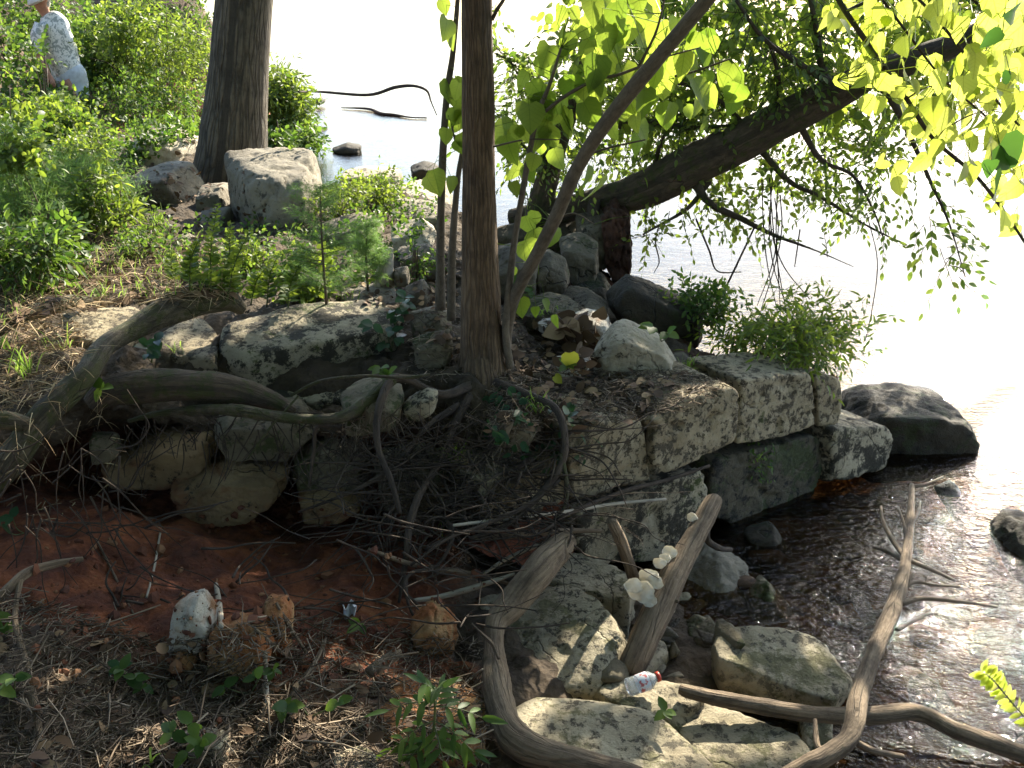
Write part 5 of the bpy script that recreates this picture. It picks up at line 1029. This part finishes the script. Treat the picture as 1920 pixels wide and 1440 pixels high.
shrub('shrub', 'sparse leafy twigs half covering the stooping person', 118, 10.4, 62, 100, 330, 'oval', .06, 'lf_mid', group=HG, clumps=12)
shrub('shrub', 'tall thin stemmed bush rising from the feathery herbs', 70, 5.9, 205, 110, 700, 'oval', .045, 'lf_sun', group=HG, clumps=16)
shrub('shrub', 'ragged bush of narrow leaves behind the straw, left', 200, 6.1, 330, 120, 900, 'lance', .06, 'lf_sun', group=HG, clumps=16)
shrub('shrub', 'broad leaved sprigs below the left edge shrubs', 60, 5.2, 380, 120, 700, 'oval', .05, 'lf_mid', group=HG, clumps=14)
shrub('weed_clump', 'leafy weed clump growing on top of the wall end over the water', 1445, 4.75, 566, 250, 2400, 'lance', .055, 'lf_sun', 'weed', clumps=34, base=P(1450, 700, 4.75), low=.0)
shrub('weed_clump', 'thin arching weeds right of the leafy clump on the wall end', 1545, 4.85, 600, 110, 500, 'lance', .045, 'lf_fea', 'weed', clumps=12)
shrub('weed_clump', 'low green weeds at the waterline behind the tan rock', 1330, 4.9, 625, 110, 900, 'small', .04, 'lf_mid', 'weed', clumps=14)
shrub('weed_clump', 'broad leaved weeds in the sun right of the ferny shoots', 540, 4.8, 478, 130, 900, 'oval', .045, 'lf_sun', 'weed', clumps=16)
shrub('weed_clump', 'bright ground weeds in front of the squarish boulder', 470, 5.3, 470, 100, 700, 'small', .035, 'lf_sun', 'weed', clumps=14)
shrub('weed_clump', 'small weeds between straw and shaded boulder', 270, 5.6, 440, 120, 600, 'small', .03, 'lf_mid', 'weed', clumps=14)

def seedling(px, py, top, label, wpx):                  # feathery conifer-like seedling with a straight dark stem
    b, _ = hit(px, py); Y = b[1]; h = P(px, top, Y)[2] - b[2]; root = empty('seedling', b, label, 'seedling'); mS, mL = MB(), MB()
    tube(mS, [b, b + [0, 0, h * .5], b + [.01, 0, h]], [.007, .005, .002], 6, 4, .03); wd = wpx / F * Y / 2
    for i in range(60):
        t = rng.uniform(.12, .98); a = rng.uniform(0, 6.28); L = wd * (1.05 - .55 * t) * rng.uniform(.6, 1.1); s0 = b + [0, 0, h * t]; d = np.array([math.cos(a), math.sin(a) * .8, rng.uniform(.15, .5)])
        e = s0 + d * L; sticks(mS, [s0], [e], .0014, .05); n = 110; tt = rng.uniform(.15, 1, n)
        q = s0 + d * L * tt[:, None] + rng.normal(size=(n, 3)) * .008; blades(mL, q, rdir(n, d * .9, .9), rng.uniform(.015, .05, n), .0018, seg=1, bamt=.2)
    mS.build('stem', M['stemb'], root); mL.build('foliage', M['lf_fea'], root)
seedling(612, 570, 345, 'feathery green seedling with a thin dark stem, centre of the terrace', 210)
seedling(690, 545, 420, 'second smaller blue green feathery seedling right of the first', 110)
def shoot(px, py, top, lx, label):                      # upright shoots set with many small leaves
    b, _ = hit(px, py)
    if b is None: return
    Y = b[1]; e = P(lx, top, Y - .05); root = empty('leafy_shoot', b, label, 'shoot', 'upright ferny shoots at the sunny edge'); mS, mL = MB(), MB()
    c = tube(mS, [b, (b + e) / 2 + [-.01, 0, .02], e], [.004, .003, .0015], 5, 14, .03); n = len(c)
    for s_ in (-1, 1, 0):
        t = np.linspace(0, 1, n); ax_ = np.c_[np.full(n, .8 * s_), rng.uniform(-.5, .5, n) - (.6 if s_ == 0 else 0), np.full(n, .35)]
        leaves(mL, c[4:], ax_[4:] + rdir(n)[4:] * .2, rdir(n, (0, -.6, .8), .4)[4:], (.055 * (1.1 - .75 * t))[4:], 'small')
    mS.build('stem', M['stemg'], root); mL.build('leaves', M['lf_sun'], root)
for q in [(395,560,385,408,'tallest ferny shoot, leftmost of the cluster'),(425,565,430,470,'ferny shoot leaning right below the squarish boulder'),(355,545,450,372,'short ferny shoot at the left of the cluster'),(440,570,420,432,'straight ferny shoot in the middle of the cluster'),
          (500,575,480,520,'shoot rising beside the feathery seedling stem'),(540,578,500,560,'low shoot under the feathery seedling'),(330,535,470,322,'shoot nearest the straw'),(470,572,500,500,'small slanting shoot above the long ledge block')]: shoot(*q)
# ash-like seedling in the foreground
def pinnate(mL, mS, s0, d, L, k, size, droop=.35):
    d = np.array(d, float); d /= np.linalg.norm(d); sd = np.cross(d, [0, 0, 1.]); sd /= np.linalg.norm(sd) + 1e-9; pts = [s0 + d * L * t + np.array([0, 0, -droop * L * t * t]) for t in np.linspace(0, 1, k + 1)]
    tube(mS, pts, np.linspace(.0025, .001, len(pts)), 4, 2, 0.)
    pos, ax_ = [], []
    for i in range(1, k + 1):
        for s_ in ((-1, 1) if i < k else (0,)): pos.append(pts[i]); ax_.append(d * (.6 if s_ else 1) + sd * s_ + [0, 0, -.25])
    leaves(mL, pos, np.array(ax_) + rdir(len(pos)) * .12, rdir(len(pos), (0, -.5, 1), .3), size * rng.uniform(.8, 1.15, len(pos)), 'lance' if size > .06 else 'oval')
b, _ = hit(800, 1425); Yb = b[1]; root = empty('ash_seedling', b, 'young seedling with slim saw-like leaflets at the bottom centre', 'seedling'); mS, mL = MB(), MB(); tp = P(815, 1290, Yb - .05)
c = tube(mS, [b, (b + tp) / 2 + [.01, 0, 0], tp], [.005, .004, .002], 6, 8, .02)
for t, (dx, dy, dz), L in [(.95,(-.5,-.1,1),.09),(.95,(.4,-.3,.9),.08),(.85,(-1,-.3,.4),.17),(.8,(1,-.2,.25),.17),(.62,(-1,-.5,.0),.16),(.6,(.9,-.5,-.1),.16),(.5,(.3,-1,.1),.14),(.4,(-.7,-.7,-.1),.13),(.35,(.9,.1,-.1),.15),(.7,(.1,.8,.5),.12),(.3,(-.9,.2,.1),.12)]:
    pinnate(mL, mS, c[int(t * (len(c) - 1))], (dx, dy, dz), L * .8, 4, .068)
mS.build('stem', M['stemg'], root); mL.build('leaves', M['lf_mid'], root)
SGp = 'small green seedlings in the leaf litter'
for px, py, k, lab in [(285,1300,3,'trifoliate seedling in the centre of the clay slope'),(215,1262,1,'pair of dark leaves left of the trifoliate seedling'),(470,1300,2,'seedling at the foot of the pale stake'),(580,1345,2,'sunlit seedling right of the pale stake'),(375,1420,4,'cluster of rounded leaflets at the bottom edge'),(505,1270,1,'small seedling under the orange rocks'),
                  (515,1335,1,'tiny seedling between stake and slanting stick'),(655,1185,1,'seedling beside the white plastic scrap'),(15,1190,3,'leafy sprig at the left edge by the bent stem'),(20,1320,3,'ragged sprig low on the bent stem'),(1225,1345,1,'green sprig on the edge of the huge slab'),(45,1000,2,'dark little creeper at the left edge under the roots'),
                  (285,680,3,'creeper hanging from the big root between the slabs'),(740,610,4,'green creeper at the right end of the long ledge block'),(730,720,2,'bright leaf pairs beside the long root'),(735,660,4,'blue green creeper below the ledge block end'),(980,560,2,'leaves sprouting beside the stem foot'),(1240,640,2,'green leaf on the tan rock'),(1075,700,2,'leaves below the small ragged white stone'),(195,745,1,'pale leaf pair on the fat root')]:
    b, n_ = hit(px, py)
    if b is None: b = P(px, py, 3.)
    if px > 1800: b = P(px + 40, py + 20, 2.3)
    root = empty('seedling', b, lab, 'seedling', SGp); mS, mL = MB(), MB(); s_ = .05 if b[1] < 3.3 else .065
    for i in range(k):
        e = b + np.array([rng.normal() * .04, -.03, .05 + .03 * i]); tube(mS, [b, (b + e) / 2 + rng.normal(size=3) * .008, e], [.0022, .0018, .001], 4, 4, 0.); m_ = 4
        leaves(mL, np.repeat([e], m_, 0), rdir(m_, (0, -.2, .1), 1) * [1, 1, .5], rdir(m_, (0, -.6, 1), .3), s_ * rng.uniform(.7, 1.1, m_), 'oval')
    mS.build('stem', M['stemg'], root); mL.build('leaves', M['lf_blue' if ('dark' in lab or 'blue' in lab or 'creeper' in lab) else ('lf_sun' if px > 1800 else 'lf_mid')], root)
root = empty('leafy_shoot', P(1960, 1390, 2.2), 'bright leafy tip poking in at the right edge over the water', 'shoot'); mS, mL = MB(), MB()
c = tube(mS, [P(1960, 1390, 2.2), P(1900, 1320, 2.2), P(1862, 1275, 2.22), P(1840, 1258, 2.24)], [.003, .0025, .002, .001], 5, 7, .02); n = len(c)
for s_ in (-1, 1): leaves(mL, c, np.gradient(c, axis=0) * 20 + np.array([.3 * s_, 0, .5 * s_]) + rdir(n) * .2, rdir(n, (0, -.6, .6), .5), .036, 'small')
mS.build('stem', M['stemg'], root); mL.build('leaves', M['lf_red2'], root)
tuft(30, 720, 20, .2, 'long green blades drooping at the left edge') if False else None
# grass tufts
def tuft(px, py, n, L, label, mat='blade', bend=.8, W=.006, sp=.03):
    b, _ = hit(px, py)
    if b is None: return
    mb = MB(); blades(mb, b + rng.normal(size=(n, 3)) * [sp, sp, .003], rdir(n, (0, -.2, 1.5), .6), rng.uniform(.6, 1.2, n) * L, W, bamt=rng.uniform(.3, bend, n), seg=6)
    mb.build('grass_tuft', M[mat], label=label, cat='grass tuft', group='grass tufts')
for q in [(45,700,26,.2,'green and straw blades drooping over the left edge bank'),(110,650,14,.16,'blades between the left straw and the flat grey slab'),(1005,765,16,.15,'bright arching grass tuft in front of the middle trunk'),(850,860,18,.17,'dim grass tuft hanging in the root tangle'),(1020,590,10,.12,'grass tuft beside the mossy rock'),(125,465,30,.22,'grass tuft in the straw at the left'),(240,480,20,.2,'yellow green tuft above the flat grey slab'),
          (190,560,14,.16,'tuft growing over the flat grey slab'),(330,660,8,.16,'broad blades beside the small sunlit slab'),(60,520,30,.22,'thick tuft near the left edge'),(370,500,16,.16,'tuft at the foot of the ferny shoots'),(270,1440,4,.25,'two long blades rising from the bottom edge, left'),(10,650,16,.2,'grass at the left edge above the big root'),(650,560,14,.1,'low tuft below the feathery seedling'),(1300,690,20,.12,'tuft on the wall top left of the leafy clump'),(1420,860,14,.06,'green sprouts on the dark lower wall block'),(300,420,20,.18,'tall pale tuft before the slanting boulder'),(820,1000,4,.1,'few blades low in the root tangle')]:
    tuft(*q)
# creeping ivy leaves on the bank right of the roots
mb = MB(); q, nn_ = scatter([(905,740),(960,720),(1090,760),(1110,840),(1060,880),(960,860),(900,820)], 90, .025); leaves(mb, q, rdir(len(q), (0, -.3, -.5), .8), nn_ + rdir(len(q)) * .4, rng.uniform(.03, .06, len(q)), 'oval')
mb.build('ivy', M['lf_blue'], label='dark creeping leaves spread over the bank right of the roots', cat='creeper', kind='stuff')
mb = MB(); q, nn_ = scatter([(1400,830),(1450,830),(1450,900),(1410,900)], 70, .01); leaves(mb, q, rdir(len(q), (0, -.3, -.5), .6), nn_ + rdir(len(q)) * .3, rng.uniform(.015, .03, len(q)), 'small')
mb.build('fern_patch', M['lf_mid'], label='patch of little green fronds on the dark lower wall block', cat='fern', kind='stuff')
mb = MB(); p_, _ = hit(1073, 690); leaves(mb, [P(1068, 662, p_[1] - .04), P(1040, 705, p_[1]-.02)], [(.1, -.1, -1), (.6, 0, -.6)], [(0, -1, .2), (0, -.8, .5)], [.075, .05], 'heart'); mb.build('fallen_leaf', M['lf_yel'], label='yellow heart shaped leaf caught on the small ragged white stone', cat='leaf')

# ------------------------------------------------------------------ ground litter (nobody could count it)
LEFT = [(0,430),(120,400),(300,440),(440,480),(430,550),(250,572),(110,588),(60,680),(0,720)]
mb = MB(); q, nn_ = scatter(LEFT, 4300, .004); n = len(q); blades(mb, q, rdir(n, (0, 0, .12), 1) * [1, 1, .35], rng.uniform(.05, .2, n), .0035, bamt=rng.uniform(0, .3, n), seg=3)
q, nn_ = scatter([(0,640),(60,640),(140,600),(180,640),(120,720),(0,780)], 900, .006); n = len(q); blades(mb, q, rdir(n, (0, -.2, -.1), 1) * [1, 1, .5], rng.uniform(.05, .14, n), .0032, bamt=rng.uniform(0, .3, n), seg=3)
q, nn_ = scatter([(0,700),(200,700),(230,900),(60,1000),(0,1000)], 160, .01); n = len(q); blades(mb, q, rdir(n, (0, -.5, -.1), .8), rng.uniform(.05, .13, n), .0028, bamt=rng.uniform(.1, .5, n), seg=3)
mb.build('dry_grass', M['straw'], label='dry straw coloured grass matted over the ledge on the left', cat='dry grass', kind='stuff')
mb = MB(); q, nn_ = scatter([(0,1100),(300,1200),(560,1150),(900,1200),(920,1500),(0,1500)], 6500, .006); n = len(q); d = rdir(n) * [1, 1, .25]; L = rng.uniform(.015, .09, n)[:, None]; sticks(mb, q - d * L / 2, q + d * L / 2 + [0, 0, .004], rng.uniform(.0008, .0028, n))
q, nn_ = scatter([(0,1080),(300,1180),(560,1130),(900,1180),(920,1500),(0,1500)], 230, .012); n = len(q); d = rdir(n) * [1, 1, .3]; L = rng.uniform(.08, .28, n)[:, None]; sticks(mb, q - d * L / 2, q + d * L / 2 + [0, 0, .01], rng.uniform(.0015, .004, n), .08)
q, nn_ = scatter([(930,700),(1050,690),(1300,700),(1370,720),(1300,760),(1200,790),(1050,790),(900,830)], 2400, .004); n = len(q); d = rdir(n) * [1, 1, .25]; L = rng.uniform(.02, .1, n)[:, None]; sticks(mb, q - d * L / 2, q + d * L / 2 + [0, 0, .004], rng.uniform(.0008, .0025, n))
q, nn_ = scatter([(600,780),(1050,760),(1050,900),(800,1000),(640,900)], 1500, .012); n = len(q); d = rdir(n, (0, 0, -.5)); L = rng.uniform(.02, .12, n)[:, None]; sticks(mb, q - d * L / 2, q + d * L / 2, rng.uniform(.0008, .002, n), .15)
q, nn_ = scatter([(450,560),(700,540),(900,560),(1100,560),(1120,690),(760,720),(740,560)], 900, .004); n = len(q); d = rdir(n) * [1, 1, .25]; L = rng.uniform(.02, .1, n)[:, None]; sticks(mb, q - d * L / 2, q + d * L / 2 + [0, 0, .004], rng.uniform(.0008, .0025, n))
mb.build('twig_litter', M['twig'], label='brown needles and broken twigs strewn over the soil', cat='litter', kind='stuff')
mb = MB()
for poly, n in (([(0,1150),(560,1230),(900,1280),(920,1500),(0,1500)], 170), ([(950,590),(1120,600),(1120,700),(960,700)], 160), (LEFT, 420), ([(940,700),(1300,700),(1200,790),(900,830)], 200), ([(150,250),(400,240),(560,480),(200,470)], 300), ([(560,520),(860,480),(860,680),(740,600)], 160)):
    q, nn_ = scatter(poly, n, .008); leaves(mb, q, rdir(len(q)) * [1, 1, .3], nn_ + rdir(len(q)) * .5, rng.uniform(.025, .065, len(q)), 'oval')
q, nn_ = scatter([(1040,600),(1120,600),(1130,690),(1040,670)], 30, .03); leaves(mb, q, rdir(len(q)), rdir(len(q), (0, -1, 0)), rng.uniform(.06, .1, len(q)), 'heart')
mb.build('dead_leaves', M['dleaf'], label='dead brown leaves lying among rocks and straw', cat='dead leaves', kind='stuff')
mb = MB()
def pebbles(poly, n, s0, s1):
    q, _ = scatter(poly, n, 0.); V, fs = ico(1)
    for i, p in enumerate(q):
        r_ = s0 * (s1 / s0) ** (rng.random() ** 2); v = V * r_ * rng.uniform(.4, 1.3, 3) * (1 + .9 * noise(V * 1.1 + i * 3.3))[:, None]; mb.add(v + p, fs, rng.random())
pebbles([(60,960),(900,930),(920,1180),(760,1240),(560,1300),(60,1300)], 800, .003, .024); pebbles([(0,1250),(900,1250),(900,1500),(0,1500)], 260, .003, .014)
mb.build('clay_crumbs', M['clay_bits'], label='crumbs and lumps of orange clay on the slope', cat='clay crumbs', kind='stuff', smooth=False)
mb = MB()
for _ in range(150):
    a, b_ = rng.uniform(1150, 1950), rng.uniform(930, 1500); d_ = ray(a, b_); t = None; p, _n = hit(a, b_)
    if p is None or p[2] > .02: continue
    V, fs = ico(2); r_ = rng.uniform(.02, .08); mb.add(V * r_ * [1.2, 1, .55] * (1 + .25 * noise(V * 1.3 + _ * 3.3))[:, None] + p, fs)
mb.build('river_stones', stone('bed_stones', (.03, .018, .010), (.11, .06, .028), bump=.3), label='brown stones under the shallow water', cat='river stones', kind='stuff')
# green ground cover on slope and terrace
mb = MB()
for poly, n, k, s_ in (([(0,230),(380,170),(400,250),(230,330),(230,420),(0,440)], 900, 6, .045), ([(230,400),(560,430),(720,420),(740,540),(460,560),(300,520)], 260, 5, .032), ([(600,350),(830,340),(840,420),(720,480)], 130, 5, .03), ([(0,60),(400,0),(400,200),(0,220)], 800, 6, .07), ([(500,150),(590,180),(580,280),(500,280)], 120, 5, .06)):
    q, nn_ = scatter(poly, n, .0); sprays(mb, None, q, rdir(len(q), (0, 0, 1.2), .7), s_ * 3.2, k, 'oval', s_, .2)
mb.build('ground_cover', M['lf_mid'], label='low mixed green weeds covering slope and terrace', cat='weeds', kind='stuff')
mb = MB(); q, nn_ = scatter([(0,380),(200,380),(430,470),(420,560),(100,560),(0,620)], 900, .0); n = len(q); blades(mb, q, rdir(n, (0, 0, 1.3), .6), rng.uniform(.05, .16, n), .004, bamt=rng.uniform(.2, .8, n), seg=3)
mb.build('grass', M['blade'], label='green grass growing through the straw', cat='grass', kind='stuff')

# ------------------------------------------------------------------ added unseen canopy, leaves aimed along sun rays to shade the cove
crown = empty('tree', (4.6, 9.5, -.3), 'unseen leaf canopy outside the picture, set along sun rays to shade the cove', 'tree')
mb = MB(); tube(mb, [(4.6, 9.5, -.6), (4.4, 9.3, 2), (3.8, 8.9, 4), (3.2, 8.6, 5.5)], [.0, .0, .0, .0], 6) if False else tube(mb, [(5.6, 10.5, 3.3), (4.2, 9.2, 3.6), (3.0, 8.2, 3.6), (1.6, 7.6, 3.3), (.5, 7.2, 3.2)], [.09, .07, .05, .035, .015], 8, 8, .1)
mb.build('branch', M['bark_dark'], crown); mL = MB(); cp, ca = [], []
def shade(poly, n, jitter=.10, T=(4.7, 6.0), mirror=False):
    for a, b in inpoly(poly, n):
        if not mirror and any(((a - x) / rx) ** 2 + ((b - y) / ry) ** 2 < 1 for x, y, rx, ry in LIT): continue
        if mirror: g = PZ(a, b, 0.); d = ray(a, b) * [1, 1, -1]; d /= np.linalg.norm(d[:2])
        else:
            g, _ = hit(a, b)
            if g is None: continue
            d = SD / np.linalg.norm(SD[:2])
        c = g + d * rng.uniform(*T) + (0 if not mirror else rng.normal(size=3) * .15)
        if c[2] < HC + .02 * c[1] + .05: c = g + d * ((HC + .25 - g[2]) / d[2]) * 1.12
        cp.append(c)
shade([(-60,640),(180,690),(420,700),(760,640),(860,600),(1000,640),(1250,700),(1370,740),(1370,1000),(1600,1240),(1560,1440),(1400,1560),(-60,1560)], 7000)
shade([(-60,800),(1330,800),(1330,1100),(600,1250),(-60,1250)], 2600)
shade([(430,640),(740,600),(740,720),(420,720)], 350); shade([(760,440),(1200,440),(1300,600),(1200,680),(800,640)], 900)
shade([(1200,740),(1600,700),(1700,860),(1400,1000)], 500)
shade([(1330,900),(1560,880),(1640,960),(1700,1250),(1950,1200),(1950,1500),(1560,1500),(1500,1150)], 620, T=(5., 7.), mirror=True)  # leaves along mirrored view rays, added to darken the water's reflection
LINES = SUNRAYS; shade([(1330,900),(1560,880),(1700,980),(1950,1100),(1950,1500),(1560,1500),(1500,1150)], 260)
cp = np.array(cp); n = len(cp); leaves(mL, cp, rdir(n, (0, 0, -.4)), SD + rdir(n) * .45, rng.uniform(.05, .10, n), 'oval'); mL.build('leaves', M['lf_will'], crown)
print('SHADE', n, cp.min(0), cp.max(0))

# ------------------------------------------------------------------ the wood behind and above the path: it closes off the sky over the cove
for k, (tx, ty, cx, cy, cz, rx, ry, rz) in enumerate([(-4.5,-3.5,-3.5,-1.5,5.6,4.5,4,1.3),(1.5,-4.5,1.2,-1.5,5.8,4,4,1.3),(-6.5,2.5,-5.2,3.0,5.8,3.4,3.4,1.2),(-1.2,-1.8,-1.,2.8,5.9,3.6,3.2,1.0),(5.5,-3,4.6,-.5,5.4,3.5,3.5,1.2)]):
    root = empty('tree', (tx, ty, .8), ['broad tree behind the path on the left', 'broad tree right behind the camera path', 'leafy tree on the slope left of the ledge', 'tree whose crown spreads over the ledge', 'tree behind the shore on the right'][k], 'tree')
    mb = MB(); tube(mb, [(tx, ty, .3), (tx + .1, ty, 2.5), ((tx * 2 + cx) / 3, (ty * 2 + cy) / 3, 4.4), (cx, cy, cz + .4)], [.24, .2, .15, .05], 12, 6, .08); mb.build('trunk', M['bark_grey'], root)
    n = 2300; q = np.array([cx, cy, cz]) + rdir(n) * (rng.random((n, 1)) ** .4) * [rx, ry, rz]; dn = np.array([cx * .4, cy, 2.6]) 
    mb = MB(); LINES = None; leaves(mb, q, rdir(n, (0, 0, -.3)), rdir(n, (0, 0, 1.), .9), rng.uniform(.22, .38, n), 'oval')
    if k in (0, 1, 4):                                      # low boughs down to the ground behind the path
        m_ = 1500; q = np.c_[tx + rng.normal(size=m_) * 1.8, ty - 1.0 + rng.normal(size=m_) * .7, rng.uniform(.8, 5.4, m_)]; leaves(mb, q, rdir(m_, (0, 0, -.3)), rdir(m_, (0, 1, .3), .8), rng.uniform(.2, .34, m_), 'oval')
    mb.build('crown', M['lf_mid'], root)
